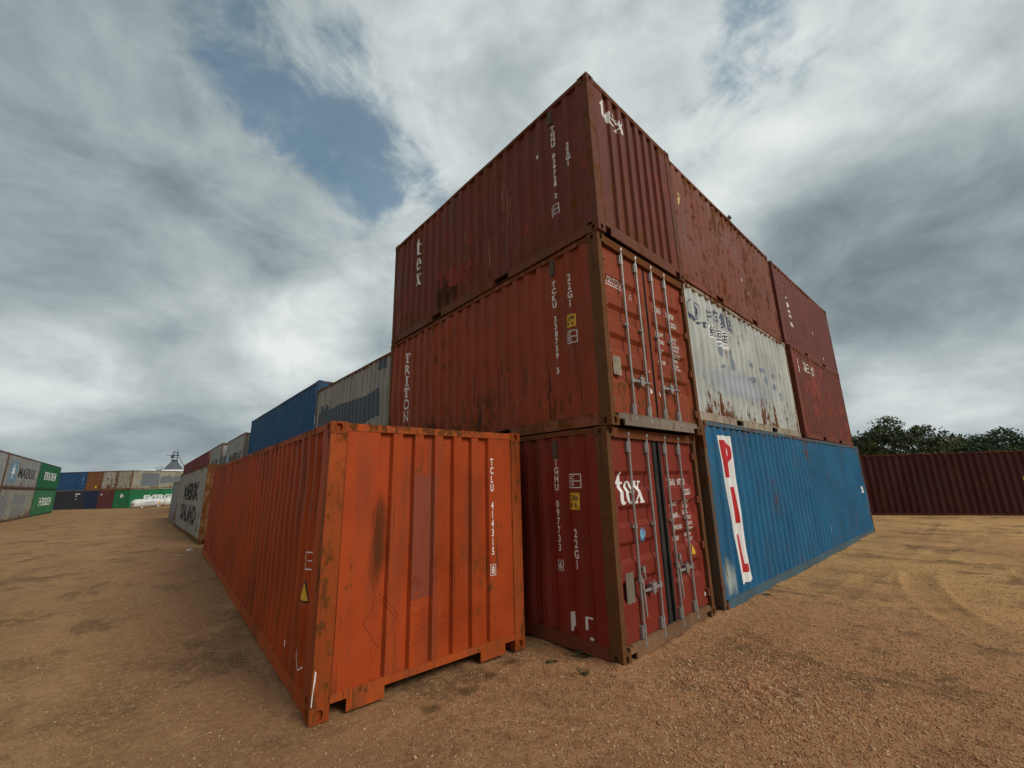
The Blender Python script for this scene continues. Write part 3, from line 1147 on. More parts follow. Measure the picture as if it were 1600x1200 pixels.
# --- ground row behind the orange one
MS = Container('black_lettered_container', 'grey-white container with black MAERSK SEALAND lettering behind the orange one', L40, HC,
               (0.37, 0.37, 0.32), place((-2.16, 16.9, -0.08), 0.3, -0.0095), GB, rust=0.22, low=0.10, seed=16.3, dirt=0.45, pockets=False, frame_col=(0.25, 0.13, 0.06),
               frame_rust=0.8)
MN = Container('light_grey_container', 'plain light grey container beyond the black-lettered MAERSK SEALAND one', L20, HS,
               (0.34, 0.355, 0.35), place((-2.1, 31.0, -0.23), 0, -0.0098), GB, rust=0.2, low=0.15, seed=17.3, detail=1, dirt=0.4)
# --- far left stack of forty-footers
GL = 'containers of the two-high stack at the left edge'
ml = lambda y, lv: Matrix.Translation((-11.65 + (y - 46.3) * 0.0205 - W, y, slope_z(-11, y) + lv)) @ Matrix.Rotation(R(-1.17), 4, 'Z') @ Matrix.Rotation(-0.0098, 4, 'X')
FL = []
FL.append(Container('maersk_container', 'grey container with star and MAERSK lettering, upper of the left stack', L40, HS, (0.36, 0.365, 0.355), ml(46.3, HS + .01), GL,
                    rust=0.25, low=0.08, seed=18.1, detail=1, dirt=0.35, pockets=False, frame_col=(0.2, 0.15, 0.11)))
FL.append(Container('stained_container', 'stained cream container with grey patches, lower of the left stack', L40, HS, (0.37, 0.36, 0.30), ml(46.3, 0), GL,
                    rust=0.28, low=0.16, seed=18.6, detail=1, dirt=0.45, pockets=False, frame_col=(0.2, 0.16, 0.12)))
FL.append(Container('green_container', 'dark green EVERGREEN container, upper right of the left stack', L40, HS, (0.020, 0.165, 0.072), ml(58.6, HS + .01), GL,
                    rust=0.05, seed=19.1, detail=1, dirt=0.2, pockets=False, scratch=0.1, frame_col=(0.02, 0.12, 0.055), frame_rust=0.2))
FL.append(Container('green_container', 'lighter green EVERGREEN container, lower right of the left stack', L40, HS, (0.055, 0.22, 0.10), ml(58.6, 0), GL,
                    rust=0.05, seed=19.6, detail=1, dirt=0.2, pockets=False, scratch=0.1, frame_col=(0.03, 0.14, 0.065), frame_rust=0.2))
FL.append(Container('rusty_white_container', 'white container with rusty end post at the left picture edge, upper', L40, HS, (0.40, 0.41, 0.40), ml(33.9, HS + .01), GL,
                    rust=0.3, seed=20.1, detail=1, pockets=False, frame_col=(0.28, 0.10, 0.05), frame_rust=0.6))
FL.append(Container('rusty_grey_container', 'grey container at the left picture edge, lower', L40, HS, (0.36, 0.37, 0.36), ml(33.9, 0), GL,
                    rust=0.3, low=0.1, seed=20.6, detail=1, pockets=False, frame_col=(0.25, 0.13, 0.07), frame_rust=0.6))
# --- far row closing the yard
GF = 'containers of the far row closing the yard'
EV = Vector((0.65, -0.76, 0)).normalized()
NV = Vector((EV.y, -EV.x, 0))            # facing the camera
K = Vector((-4.7, 75.8, 0))
FZ = -0.80


def far_end(k, lv):
    o = K - EV * (2.46 * (k + 1))
    o.z = FZ + lv
    return Matrix.Translation(o) @ Matrix.Rotation(math.atan2(EV.y, EV.x), 4, 'Z')


def far_side(dist, lv):
    o = K - EV * dist - NV * W
    o.z = FZ + lv
    return Matrix.Translation(o) @ Matrix.Rotation(math.atan2(NV.y, NV.x), 4, 'Z')


FR = {}
FR['bg'] = Container('beige_container', 'long beige container with grey panels above the far green EVERGREEN one', L40, HS, (0.36, 0.35, 0.27), far_end(0, HS + .01), GF,
                     rust=0.28, low=0.12, seed=21.1, detail=1, dirt=0.4, pockets=False, frame_col=(0.2, 0.12, 0.08))
FR['ev'] = Container('green_container', 'far green EVERGREEN container with round white logo behind the gas tanks', L40, HS, (0.025, 0.19, 0.075), far_end(0, 0), GF,
                     rust=0.05, seed=21.6, detail=1, dirt=0.2, pockets=False, scratch=0.1, frame_col=(0.02, 0.14, 0.06), frame_rust=0.2)
FR['wr'] = Container('rusted_white_container', 'white container end badly rusted, beside the brown one in the far row', L20, HS, (0.46, 0.45, 0.40), far_end(1, HS + .01), GF,
                     rust=0.62, low=0.12, seed=22.1, detail=1, frame_col=(0.24, 0.15, 0.09))
FR['mr'] = Container('maroon_far_container', 'dull maroon container end beside the far green one', L20, HS, (0.13, 0.04, 0.045), far_end(1, 0), GF,
                     rust=0.14, seed=22.6, detail=1)
FR['br'] = Container('brown_container', 'ochre brown container end between the blue and the rusted white', L20, HS, (0.23, 0.10, 0.045), far_end(2, HS + .01), GF,
                     rust=0.2, seed=23.1, detail=1)
FR['nv'] = Container('navy_container', 'navy container end beside the maroon one in the far row', L20, HS, (0.020, 0.035, 0.075), far_end(2, 0), GF,
                     rust=0.05, seed=23.6, detail=1, dirt=0.15)
FR['bl'] = Container('far_blue_container', 'blue container lying sideways on the upper level of the far row', L20, HS, (0.022, 0.085, 0.19), far_side(2.46 * 3 + 6.08, HS + .01), GF,
                     rust=0.06, seed=24.1, detail=1, dirt=0.2)
FR['ch'] = Container('charcoal_container', 'charcoal container lying sideways on the ground in the far row', L20, HS, (0.035, 0.04, 0.048), far_side(2.46 * 3 + 6.08, 0), GF,
                     rust=0.05, seed=24.6, detail=1, dirt=0.15)
# --- the dark red one on the right
dv = Vector((0.507, -0.862, 0)).normalized()
fv = Vector((dv.y, -dv.x, 0))            # facing the camera
p0 = Vector((22.5, 0.95, 0)) - dv * 5.4
o0 = p0 - fv * W
o0.z = -0.16
RD = Container('dark_red_container', 'long dark red container standing alone across the yard under the trees', L40, HC, (0.060, 0.011, 0.011),
               Matrix.Translation(o0) @ Matrix.Rotation(math.atan2(fv.y, fv.x), 4, 'Z'), None, rust=0.10, seed=25.1, pockets=False, dirt=0.3, frame_col=(0.07, 0.016, 0.015), frame_rust=0.25, detail=1)

# ------------------------------------------------------------------ lettering and marks
wh = M['white']


def wornw(c, seed, lo=0.55, hi=0.59, col=(0.70, 0.68, 0.65), scale=(9, 9, 5)):
    return worn('worn_white_on_paint', col, c.col, lo, hi, scale, seed)


def uic(u, z, s_, num):
    a = join2([ring(u, z, u + s_, z + s_, s_ * 0.07), rect(u + s_ * 0.07, z + s_ * 0.46, u + s_ * 0.93, z + s_ * 0.53),
               line('IC', u + s_ * 0.2, z + s_ * 0.6, s_ * 0.27, 1.0), line(num, u + s_ * 0.2, z + s_ * 0.14, s_ * 0.26, 0.9)])
    return a


def sticker(c, face, u, z, w_, h_, text=('28t', '8 6')):
    c.decal('height_sticker', face, rect(u, z, u + w_, z + h_), M['yellow'])
    c.decal('sticker_print', face, join2([line(text[0], u + w_ * 0.1, z + h_ * 0.55, h_ * 0.32, width=w_ * 0.8), line(text[1], u + w_ * 0.12, z + h_ * 0.12, h_ * 0.32, width=w_ * 0.7)]),
            M['black'], 0.0045)


vent_m = plain('ventilator_paint', (0.09, 0.06, 0.035), 0.7, 0, 0.4)


def vent(c, face, u, z):
    b = MB()
    d = 0.004
    q = c.depth(face, u, z)
    b.box(c.P(face, u - 0.042, z - 0.13, -q), c.P(face, u + 0.042, z + 0.11, -q + 0.02))
    b.box(c.P(face, u - 0.028, z - 0.11, -q + 0.02), c.P(face, u + 0.028, z + 0.08, -q + 0.025))
    b.obj('ventilator', vent_m, c.parts[face])


# T1 left side
w1 = wornw(T1, 1.1, 0.68, 0.72)
T1.decal('serial_number', 'left', stack('TGHU 097733 6', 5.23, 2.235, 0.86, xs=0.78, frame_last=True), w1)
T1.decal('size_code', 'left', stack('22G1', 5.50, 1.37, 0.89, xs=0.72), w1)
T1.decal('operator_mark', 'left', uic(5.42, 1.86, 0.175, '83'), w1)
sticker(T1, 'left', 5.43, 1.60, 0.14, 0.20)
T1.decal('white_patch', 'left', poly([(5.32, 0.40), (5.39, 0.42), (5.40, 0.27), (5.37, 0.25), (5.36, 0.20), (5.32, 0.19)]), w1)
T1.decal('white_patch', 'left', join2([rect(5.56, 0.26, 5.585, 0.40), rect(5.585, 0.38, 5.66, 0.40), rect(5.60, 0.16, 5.66, 0.19)]), w1)
vent(T1, 'left', 5.225, 2.36)
# T1 doors
wt = M['white']
T1.decal('tex_lettering', 'near0', at(tex_word(), 0.200, 1.655, 0.245, 0.275), worn('white_door_letters', (0.80, 0.78, 0.74), (0.6, 0.5, 0.45), 0.66, 0.72, seed=3))
T1.decal('serial_number', 'near1', join2([line('TGHU', 1.50, 1.85, 0.085, 0.72), line('097733', 1.80, 1.85, 0.085, 0.72), line('6', 2.20, 1.85, 0.085, 0.72),
                                          line('22G1', 1.93, 1.70, 0.085, 0.72)]), wt)
rows = []
for i, (a_, b1_, b2_) in enumerate((('MAX.WT.', '30,480 KG', '67,200 LB'), ('TARE WT.', '2,230 KG', '4,920 LB'), ('PAYLOAD', '28,250 KG', '62,280 LB'), ('CU.CAP.', '33.1 CU.M', '1,170 CU.FT'))):
    z = 1.56 - i * 0.155
    rows += [line(a_, 1.50, z, 0.058, 0.62), line(b1_, 1.86, z + 0.03, 0.048, 0.68), line(b2_, 1.90, z - 0.045, 0.048, 0.6)]
T1.decal('weight_table', 'near1', join2(rows), wt)
T1.decal('blue_sticker', 'near0', rect(0.60, 1.19, 0.72, 1.36), worn('pale_blue_foil', (0.16, 0.42, 0.62), (0.7, 0.7, 0.68), 0.5, 0.56, (30, 30, 14), 4))
MB().box(T1.P('near', 0.245, 0.56, -0.056), T1.P('near', 0.41, 0.89, -0.049)).obj('certificate_plate', M['plate'], T1.parts['near0'])
T1.decal('yellow_sticker', 'near1', poly([(1.95, 0.88), (2.06, 0.86), (2.05, 0.92), (1.98, 1.0)]), M['yellow'])
T1.decal('white_sticker', 'near1', rect(2.20, 0.275, 2.28, 0.325), wt)
# T2 left
w2 = wornw(T2, 2.2, 0.67, 0.71)
tri = []
for i, ch in enumerate('TRITON'):
    tri.append(at(slab(ch), 0.745, 2.20 - (i + 1) * 0.262 + 0.03, 0.20, 0.225))
T2.decal('triton_lettering', 'left', join2(tri), w2)
T2.decal('serial_number', 'left', stack('TCKU 338759 5', 5.245, 2.17, 0.77, xs=0.85), w2)
T2.decal('size_code', 'left', stack('22G1', 5.525, 2.18, 1.66, xs=0.75), w2)
sticker(T2, 'left', 5.44, 1.39, 0.15, 0.18)
T2.decal('operator_mark', 'left', uic(5.42, 1.16, 0.18, '70'), w2)
vent(T2, 'left', 5.237, 2.39)
# T2 doors
T2.decal('triton_lettering', 'near0', join2([line('TRITON', 0.19, 1.965, 0.075, width=0.36), rect(0.17, 1.935, 0.57, 1.947)]), wt)
T2.decal('round_sticker', 'near0', rect(0.75, 1.845, 0.82, 1.94), worn('blue_red_foil', (0.65, 0.66, 0.70), (0.05, 0.1, 0.4), 0.47, 0.5, (25, 25, 25), 5))
T2.decal('serial_number', 'near1', join2([line('TCKU', 1.41, 1.86, 0.085, 0.72), line('338759', 1.80, 1.855, 0.085, 0.72), line('5', 2.24, 1.85, 0.085, 0.72),
                                          line('22G1', 1.84, 1.68, 0.085, 0.72)]), wt)
rows = []
for i, (a_, b1_, b2_) in enumerate((('MAX.WT', '30,480 KGS', '67,200 LBS'), ('TARE', '2,200 KGS', '4,850 LBS'), ('NET', '28,280 KGS', '62,350 LBS'), ('CU CAP', '33.2 CUM', '1,172 CUFT'))):
    z = 1.47 - i * 0.15
    rows += [line(a_, 1.41, z, 0.062, 0.66), line(b1_, 1.83, z + 0.02, 0.046, 0.72), line(b2_, 1.83, z - 0.048, 0.046, 0.64)]
T2.decal('weight_table', 'near1', join2(rows), wt)
MB().box(T2.P('near', 0.20, 0.66, -0.056), T2.P('near', 0.375, 0.91, -0.049)).obj('certificate_plate', plain('scraped_plate', (0.44, 0.37, 0.25), 0.6, 0, 0.75, 0.3, 14), T2.parts['near0'])
T2.decal('white_patch', 'near0', poly([(1.0, 0.50), (1.06, 0.52), (1.07, 0.70), (1.03, 0.86), (1.0, 0.72)]), wornw(T2, 5, 0.5, 0.55))
T2.decal('white_patch', 'near1', poly([(1.24, 0.52), (1.31, 0.45), (1.31, 0.66), (1.27, 0.82), (1.24, 0.85)]), wornw(T2, 6, 0.5, 0.55))
# T3
w3 = wornw(T3, 3.3, 0.63, 0.67, (0.70, 0.69, 0.67))
T3.decal('tex_lettering', 'left', join2([at(serif_t(), 1.095, 1.85, 0.27, 0.28), at(serif_e(), 1.10, 1.47, 0.19, 0.29), at(serif_x(), 1.105, 1.10, 0.172, 0.28)]), wornw(T3, 3.3, 0.72, 0.76, (0.74, 0.73, 0.71)))
T3.decal('serial_number', 'left', stack('TGHU 039728 2', 5.345, 2.17, 0.86, xs=0.92, bold=0.035), w3)
T3.decal('size_code', 'left', stack('22G1', 5.62, 1.67, 1.24, xs=0.9, bold=0.03), w3)
T3.decal('operator_mark', 'left', uic(5.22, 0.62, 0.165, '81'), w3)
T3.decal('white_patch', 'left', rect(4.985, 1.79, 5.03, 1.86), w3)
vent(T3, 'left', 5.31, 2.36)
T3.decal('tex_lettering', 'near', at(tex_word(), 0.30, 2.03, 0.28, 0.235), worn('peeling_white', (0.70, 0.69, 0.66), T3.col, 0.57, 0.61, (8, 8, 6), 3.8))
T3.decal('serial_number', 'near', stack('TGHU 039728 2', 1.98, 1.80, 0.65, xs=0.5), wornw(T3, 7.7, 0.43, 0.47))
redpatch = worn('brighter_red_repaint', (0.21, 0.022, 0.013), T3.col, 0.50, 0.62, (7, 7, 2.5), 4.5)
for i, (a, b, c_, d) in enumerate(((2.32, 0.52, 2.72, 0.98), (2.80, 0.42, 3.32, 0.86), (3.02, 1.20, 3.22, 1.75), (1.95, 0.66, 2.15, 1.0), (4.55, 0.62, 4.75, 0.80))):
    T3.decal('repainted_patch', 'left', rect(a, b, c_, d), redpatch)
# scrapes down the sides of the two upper tower boxes
pale_sc = worn('scraped_to_primer', (0.27, 0.13, 0.065), T3.col, 0.55, 0.60, (26, 26, 3), 4.7)
dark_sc = worn('scraped_to_rust', (0.045, 0.017, 0.010), T3.col, 0.55, 0.60, (26, 26, 3), 5.9)
srng = random.Random(21)
for i in range(22):
    u0 = srng.choice((2.95, 3.25, 3.5, 3.78, 4.05, 4.3)) + srng.uniform(-0.06, 0.06)
    za = srng.uniform(0.35, 1.7)
    pts = [(u0 + srng.uniform(-0.012, 0.012), za + k_ * srng.uniform(0.09, 0.13)) for k_ in range(srng.randint(3, 8))]
    T3.decal('scrape', 'left', ribbon(pts, srng.uniform(0.008, 0.022)), pale_sc if i % 3 else dark_sc)
for i in range(16):
    u0 = srng.choice((1.9, 3.4, 3.95, 4.2, 4.5, 5.0)) + srng.uniform(-0.1, 0.1)
    za = srng.uniform(0.2, 0.7)
    pts = [(u0 + srng.uniform(-0.012, 0.012), za + k_ * srng.uniform(0.08, 0.12)) for k_ in range(srng.randint(3, 7))]
    T2.decal('scrape', 'left', ribbon(pts, srng.uniform(0.008, 0.02)), dark_sc)
T3.decal('rust_bloom', 'left', rect(1.7, 0.2, 3.1, 1.2), stain('brown_rust_bloom', (0.060, 0.026, 0.012), (0.0, L20 - 2.35, 0.52), (1.0, 0.62, 0.42), 0.85, 7.1), 0.0018)
T2.decal('rust_bloom', 'left', rect(1.4, 0.17, 2.4, 0.8), stain('brown_rust_bloom', (0.070, 0.026, 0.012), (0.0, L20 - 1.9, 0.26), (1.0, 0.42, 0.30), 0.75, 8.1), 0.0018)
# Orange
w4 = wornw(OR, 4.4, 0.62, 0.66, (0.78, 0.74, 0.70))
OR.decal('serial_number', 'near', stack('TCLU 414315 8', 1.968, 2.25, 0.88, xs=0.60, frame_last=True), w4)
OR.decal('repainted_patch', 'near', rect(0.905, 0.80, 1.175, 2.06), worn('purple_grey_repaint', (0.235, 0.052, 0.026), OR.col, 0.57, 0.68, (14, 14, 5), 5.1))
OR.decal('soot_streak', 'near', rect(0.33, 0.78, 0.74, 2.10), stain('soot_on_orange', (0.10, 0.04, 0.012), (0.545, 0.03, 1.40), (0.13, 0.5, 0.62), 0.62, 5.7), 0.002)
scr = worn('faded_brown_marker', (0.30, 0.043, 0.010), OR.col, 0.58, 0.70, (16, 16, 8), 6.2)
zz = []
for (u0, z0, wd, n) in ((0.96, 0.40, 0.24, 6), (1.27, 0.40, 0.22, 7)):
    pts = []
    for i in range(n):
        pts += [(u0 + rng.uniform(-.02, .02), z0 + i * 0.052), (u0 + wd + rng.uniform(-.03, .02), z0 + i * 0.052 + 0.035)]
    zz.append(ribbon(pts, 0.018))
zz.append(ribbon([(0.42, 0.70), (0.60, 0.92), (0.80, 0.68), (0.60, 0.44), (0.42, 0.70)], 0.014))
zz.append(ribbon([(0.46, 0.72), (0.60, 0.87), (0.75, 0.68), (0.61, 0.50)], 0.010))
OR.decal('marker_scribble', 'near', join2(zz), scr, 0.003)
OR.decal('operator_mark', 'left', join2([ring(11.66, 1.16, 11.78, 1.33, 0.012), rect(11.68, 1.24, 11.76, 1.25)]), w4)
OR.decal('serial_number', 'left', stack('TCLU 414315 8', 11.83, 2.25, 1.30, xs=0.5), wornw(OR, 8.1, 0.50, 0.54))
OR.decal('warning_sticker', 'left', poly([(11.56, 0.86), (11.76, 0.86), (11.70, 1.08)]), M['black'])
OR.decal('warning_triangle', 'left', poly([(11.59, 0.88), (11.745, 0.88), (11.695, 1.045)]), M['yellow'], 0.0045)
OR.decal('white_patch', 'left', rect(11.09, 0.33, 11.13, 0.39), w4)
OR.decal('white_scratch', 'left', ribbon([(11.60, 0.50), (11.63, 0.36), (11.70, 0.28), (11.74, 0.31)], 0.014), w4)
# paint flake on the orange corner post
b = MB()
pp = [(0.004, 0.14), (0.012, 0.14), (0.016, 0.25), (0.028, 0.33), (0.030, 0.40), (0.018, 0.41), (0.012, 0.28), (0.005, 0.2)]
v_, f_ = poly(pp)
link('white_flake', mesh('white_flake', [OR.P('near', p[0] + 0.004, p[1], -0.003) for p in v_], f_), wh, OR.root)
# Blue PIL
pw = worn('white_panel', (0.78, 0.77, 0.74), R1.col, 0.66, 0.70, (7, 7, 4), 7.2)
prd = worn('red_letters', (0.50, 0.016, 0.022), (0.75, 0.74, 0.72), 0.66, 0.70, (6, 6, 5), 7.6)
sk = lambda z: 0.14 * (2.68 - z) / 2.4           # the strip leans a little


def lean(shape):
    v, f = shape
    v = np.array(v)
    v[:, 0] += 0.14 * (2.68 - v[:, 1]) / 2.4
    return v, f


R1.decal('white_panel', 'right', lean(rect(0.66, 0.27, 1.14, 2.68)), pw)
R1.decal('pil_lettering', 'right', lean(join2([rect(0.70, 1.96, 0.85, 2.60),
                                               poly([(0.85, 2.60)] + arc(0.86, 2.40, 0.20, 0.20, 90, -90, 10) + [(0.85, 2.20), (0.85, 2.30)] + arc(0.88, 2.40, 0.10, 0.10, -90, 90, 6) + [(0.85, 2.50)]),
                                               rect(0.76, 1.20, 0.97, 1.80), rect(0.74, 0.42, 0.90, 1.02), rect(0.90, 0.42, 1.06, 0.55)])), prd, 0.0045)
bw = wornw(R1, 8.8, 0.60, 0.64)
R1.decal('serial_number', 'right', stack('PCIU 41 2', 11.55, 2.62, 1.90, xs=0.7), bw)
R1.decal('size_code', 'right', stack('45G1', 11.72, 2.55, 2.15, xs=0.7), bw)
R1.decal('operator_mark', 'right', rect(11.48, 1.33, 11.70, 1.55), worn('white_label', (0.74, 0.73, 0.72), (0.2, 0.05, 0.05), 0.58, 0.62, (20, 20, 20), 2))
R1.decal('height_sticker', 'right', rect(11.68, 0.66, 11.82, 1.10), worn('yellow_height_mark', (0.70, 0.58, 0.14), (0.74, 0.73, 0.7), 0.62, 0.68, (12, 12, 5), 2))
R1.decal('white_patch', 'right', poly([(6.68, 0.52), (6.78, 0.55), (6.74, 0.74), (6.68, 0.70)]), bw)
R1.decal('white_patch', 'right', rect(7.0, 0.23, 7.08, 0.30), bw)
R1.decal('rust_hole', 'right', poly(arc(0.335, 0.58, 0.075, 0.22, 0, 360, 14)[:-1]), worn('bare_rusting_steel', (0.24, 0.20, 0.07), (0.07, 0.045, 0.02), 0.5, 0.62, (14, 14, 3), 9))
R1.decal('pale_wear', 'right', rect(0.14, 0.17, 0.72, 0.92), stain('pale_bleached_paint', (0.44, 0.50, 0.48), (W, 0.40, 0.40), (0.6, 0.30, 0.38), 0.85, 3), 0.0018)
# Pale container
nb = worn('faded_navy', (0.045, 0.065, 0.12), R2.col, 0.545, 0.58, (6, 6, 4), 2.6)
slate = worn('slate_patch', (0.21, 0.25, 0.31), R2.col, 0.58, 0.68, (9, 9, 3), 3.6)
R2.decal('ship_logo', 'right', join2([ribbon(arc(0.60, 2.12, 0.22, 0.19, 0, 360, 28), 0.022), poly([(0.66, 2.30), (0.74, 2.16), (0.75, 1.99), (0.68, 1.98)]),
                                      poly([(0.36, 2.02), (0.50, 1.96), (0.58, 1.90), (0.52, 1.84), (0.40, 1.90)]),
                                      rect(0.62, 1.85, 0.76, 1.90), rect(0.80, 1.88, 0.93, 1.92), ring(0.98, 1.85, 1.14, 1.97, 0.045)]), nb)
R2.decal('chinese_lettering', 'right', join2([line('\u4e2d', 1.14, 2.07, 0.20, width=0.21), line('\u6d77', 1.45, 2.06, 0.25, width=0.25), line('\u96c6', 1.80, 2.05, 0.27, width=0.24),
                                              line('\u56e2', 2.13, 2.08, 0.25, width=0.26)]), worn('navy_paint', (0.05, 0.07, 0.13), R2.col, 0.66, 0.70, (6, 6, 4), 4.1))
R2.decal('white_plate', 'right', join2([rect(1.22, 1.70, 1.48, 1.98), rect(1.48, 1.66, 1.74, 1.95), rect(1.74, 1.68, 1.98, 1.96), rect(1.52, 1.58, 1.98, 1.64)]), worn('white_over_paint', (0.78, 0.78, 0.78), (0.6, 0.6, 0.56), 0.6, 0.7, seed=9))
R2.decal('plate_lettering', 'right', join2([line('\u7ecf', 1.25, 1.75, 0.18, width=0.2), line('\u56de', 1.51, 1.72, 0.18, width=0.19), line('\u8fd0', 1.76, 1.73, 0.18, width=0.19)]), M['black'], 0.0045)
R2.decal('slate_mark', 'right', join2([poly([(1.40, 1.68), (1.62, 1.66), (1.64, 1.50), (1.60, 1.36), (1.46, 1.52)]), poly([(1.50, 1.16), (1.66, 1.24), (1.72, 1.14)]),
                                       poly([(2.02, 1.50), (2.12, 1.66), (2.16, 1.44), (2.30, 1.22), (2.28, 1.16), (2.06, 1.20)]),
                                       poly([(3.02, 1.56), (3.26, 1.54), (3.28, 1.44), (3.04, 1.42)]), poly([(2.94, 1.14), (3.18, 1.22), (3.40, 1.20), (3.38, 1.10), (3.1, 1.04)]),
                                       poly([(3.76, 1.52), (4.10, 1.52), (4.08, 1.44), (3.78, 1.40)]), poly([(3.86, 1.16), (4.14, 1.16), (4.14, 1.34), (3.88, 1.32)]),
                                       poly([(4.50, 1.50), (4.78, 1.48), (4.78, 1.38), (4.52, 1.42)]), poly([(4.56, 1.10), (4.78, 1.10), (4.78, 1.24), (4.56, 1.24)]),
                                       poly([(4.90, 0.86), (5.12, 0.86), (5.10, 1.06), (4.92, 1.06)])]), slate)
R2.decal('pale_repaint', 'right', rect(0.3, 0.35, 5.4, 1.35), stain('bluish_grey_repaint', (0.46, 0.51, 0.56), (W, 2.5, 0.88), (1.0, 2.5, 0.42), 0.80, 6.6), 0.0015)
# other red ones
R2b.decal('white_plate', 'right', poly([(0.48, 1.88), (0.66, 1.86), (0.66, 2.24), (0.50, 2.28)]), worn('cream_plate', (0.66, 0.62, 0.50), R2b.col, 0.58, 0.62, seed=4))
R2b.decal('chinese_lettering', 'right', join2([line('\u6df1\u4e09\u9053', 1.05, 2.02, 0.24, width=1.25)]), worn('cream_letters', (0.62, 0.58, 0.45), R2b.col, 0.53, 0.56, seed=5))
R3.decal('yellow_mark', 'right', poly([(0.62, 1.94), (0.68, 2.02), (0.76, 1.98), (0.72, 1.88), (0.70, 1.74), (0.64, 1.72)]), worn('yellow_white_mark', (0.68, 0.60, 0.22), (0.65, 0.63, 0.6), 0.48, 0.52, (14, 14, 14), 3))
R3.decal('white_patch', 'right', join2([poly(arc(4.0, 0.86, 0.05, 0.05, 0, 360, 8)[:-1]), poly([(3.55, 1.02), (3.62, 1.02), (3.60, 1.12)])]), wh)
fr = []
for (u, z, h_) in ((0.80, 2.02, 0.05), (0.92, 1.70, 0.06), (0.94, 1.40, 0.22), (0.96, 1.22, 0.12), (0.98, 1.06, 0.12), (0.98, 0.76, 0.18)):
    fr.append(poly([(u, z + h_), (u + 0.10, z + h_ * 0.6), (u + 0.14, z), (u + 0.04, z + 0.01)]))
R3b.decal('torn_lettering', 'right', join2(fr), worn('torn_white_foil', (0.74, 0.72, 0.68), R3b.col, 0.60, 0.64, seed=8))
R3b.decal('torn_lettering', 'right', join2([rect(3.30, 1.00, 3.38, 1.14), rect(3.9, 0.62, 3.96, 0.68), rect(4.2, 0.52, 4.26, 0.58), rect(4.3, 0.36, 4.36, 0.42)]), wornw(R3b, 2, 0.5, 0.55))
# row behind
dk = worn('dark_slate_patch', (0.075, 0.095, 0.115), B1.col, 0.60, 0.66, (2.5, 2.5, 2), 1.5)
B1.decal('slate_patch', 'left', join2([poly([(0.30, 1.15), (0.30, 1.72), (0.55, 1.98), (0.85, 1.80), (1.1, 1.95), (1.35, 1.72), (2.2, 1.76), (3.2, 1.72), (4.2, 1.70), (5.1, 1.78), (5.15, 1.05), (4.6, 1.02), (3.9, 0.9), (2.8, 0.98), (1.5, 0.9)]),
                                       poly([(5.0, 2.25), (5.45, 2.25), (5.45, 2.5), (5.0, 2.5)])]), dk)
B2.decal('white_patch', 'left', poly([(11.98, 1.32), (12.03, 1.7), (12.05, 1.28)]), wh)
blk = lambda c: worn('black_letters_on_white', (0.022, 0.022, 0.028), c.col, 0.70, 0.76, (3, 3, 2), 2.2)
B3.decal('black_lettering', 'left', line('MAERSK', 1.3, 0.95, 0.62, width=4.3, bold=0.03), blk(B3))
B3.decal('star_panel', 'left', rect(0.35, 0.5, 1.1, 1.7), worn('pale_blue_panel', (0.30, 0.50, 0.62), B3.col, 0.55, 0.65, (3, 3, 2), 2))
B3.decal('rust_panel', 'left', rect(1.9, 0.55, 3.2, 1.45), worn('brown_rust_panel', (0.20, 0.085, 0.05), B3.col, 0.6, 0.68, (3, 3, 2), 5), 0.0045)
B4.decal('black_lettering', 'left', line('MAERSK', 1.2, 0.95, 0.62, width=3.6, bold=0.03), blk(B4))
MS.parts['near'].material_slots[0].material = paint('rusty_ochre_end', (0.30, 0.19, 0.08), 0.75, 0.0, 0.7, 0.5, 41.0, 0.5, rough=0.7)
MS.decal('maersk_lettering', 'left', line('MAERSK', 3.7, 1.50, 0.78, width=6.3, bold=0.05), blk(MS))
MS.decal('sealand_lettering', 'left', line('SEALAND', 3.5, 0.52, 0.78, width=6.6, bold=0.05), blk(MS))
# far ones
FL[0].decal('black_lettering', 'right', line('MAERSK', 4.3, 0.85, 0.85, width=6.6, bold=0.02), blk(FL[0]))
FL[0].decal('blue_panel', 'right', rect(1.2, 0.45, 3.6, 2.1), worn('faded_light_blue', (0.16, 0.28, 0.36), FL[0].col, 0.58, 0.66, (1.5, 1.5, 1.5), 1))
star = []
for i in range(14):
    a = R(90 + i * 360 / 14)
    q = 0.62 if i % 2 == 0 else 0.25
    star.append((2.4 + q * math.cos(a) * 1.15, 1.28 + q * math.sin(a)))
FL[0].decal('star_logo', 'right', poly(star), worn('white_star', (0.75, 0.75, 0.75), FL[0].col, 0.7, 0.8, seed=2), 0.0045)
gp = worn('grey_faded_patch', (0.22, 0.225, 0.24), FL[1].col, 0.58, 0.66, (1.5, 1.5, 1), 3)
for sh in [rect(4.2 + i * 0.72, 1.25, 4.2 + i * 0.72 + 0.62, 2.1) for i in range(7)] + [rect(4.6 + i * 0.75, 0.4, 4.6 + i * 0.75 + 0.6, 1.05) for i in range(6)] + [rect(0.4, 0.5, 2.6, 2.0)]:
    FL[1].decal('grey_patch', 'right', sh, gp)
gw = worn('white_on_green', (0.72, 0.72, 0.70), (0.5, 0.55, 0.5), 0.68, 0.8, seed=2)
FL[2].decal('evergreen_lettering', 'right', line('EVERGREEN', 3.2, 0.95, 0.80, width=6.6, bold=0.02), gw)
FL[3].decal('evergreen_lettering', 'right', line('EVERGREEN', 3.0, 0.95, 0.80, width=6.8, bold=0.02), gw)
FR['ev'].decal('evergreen_lettering', 'right', line('EVERGREEN', 2.1, 1.10, 0.66, width=7.2, bold=0.05), gw)
FR['ev'].decal('round_logo', 'near', poly(arc(1.2, 1.75, 0.25, 0.25, 0, 360, 18)[:-1]), gw)
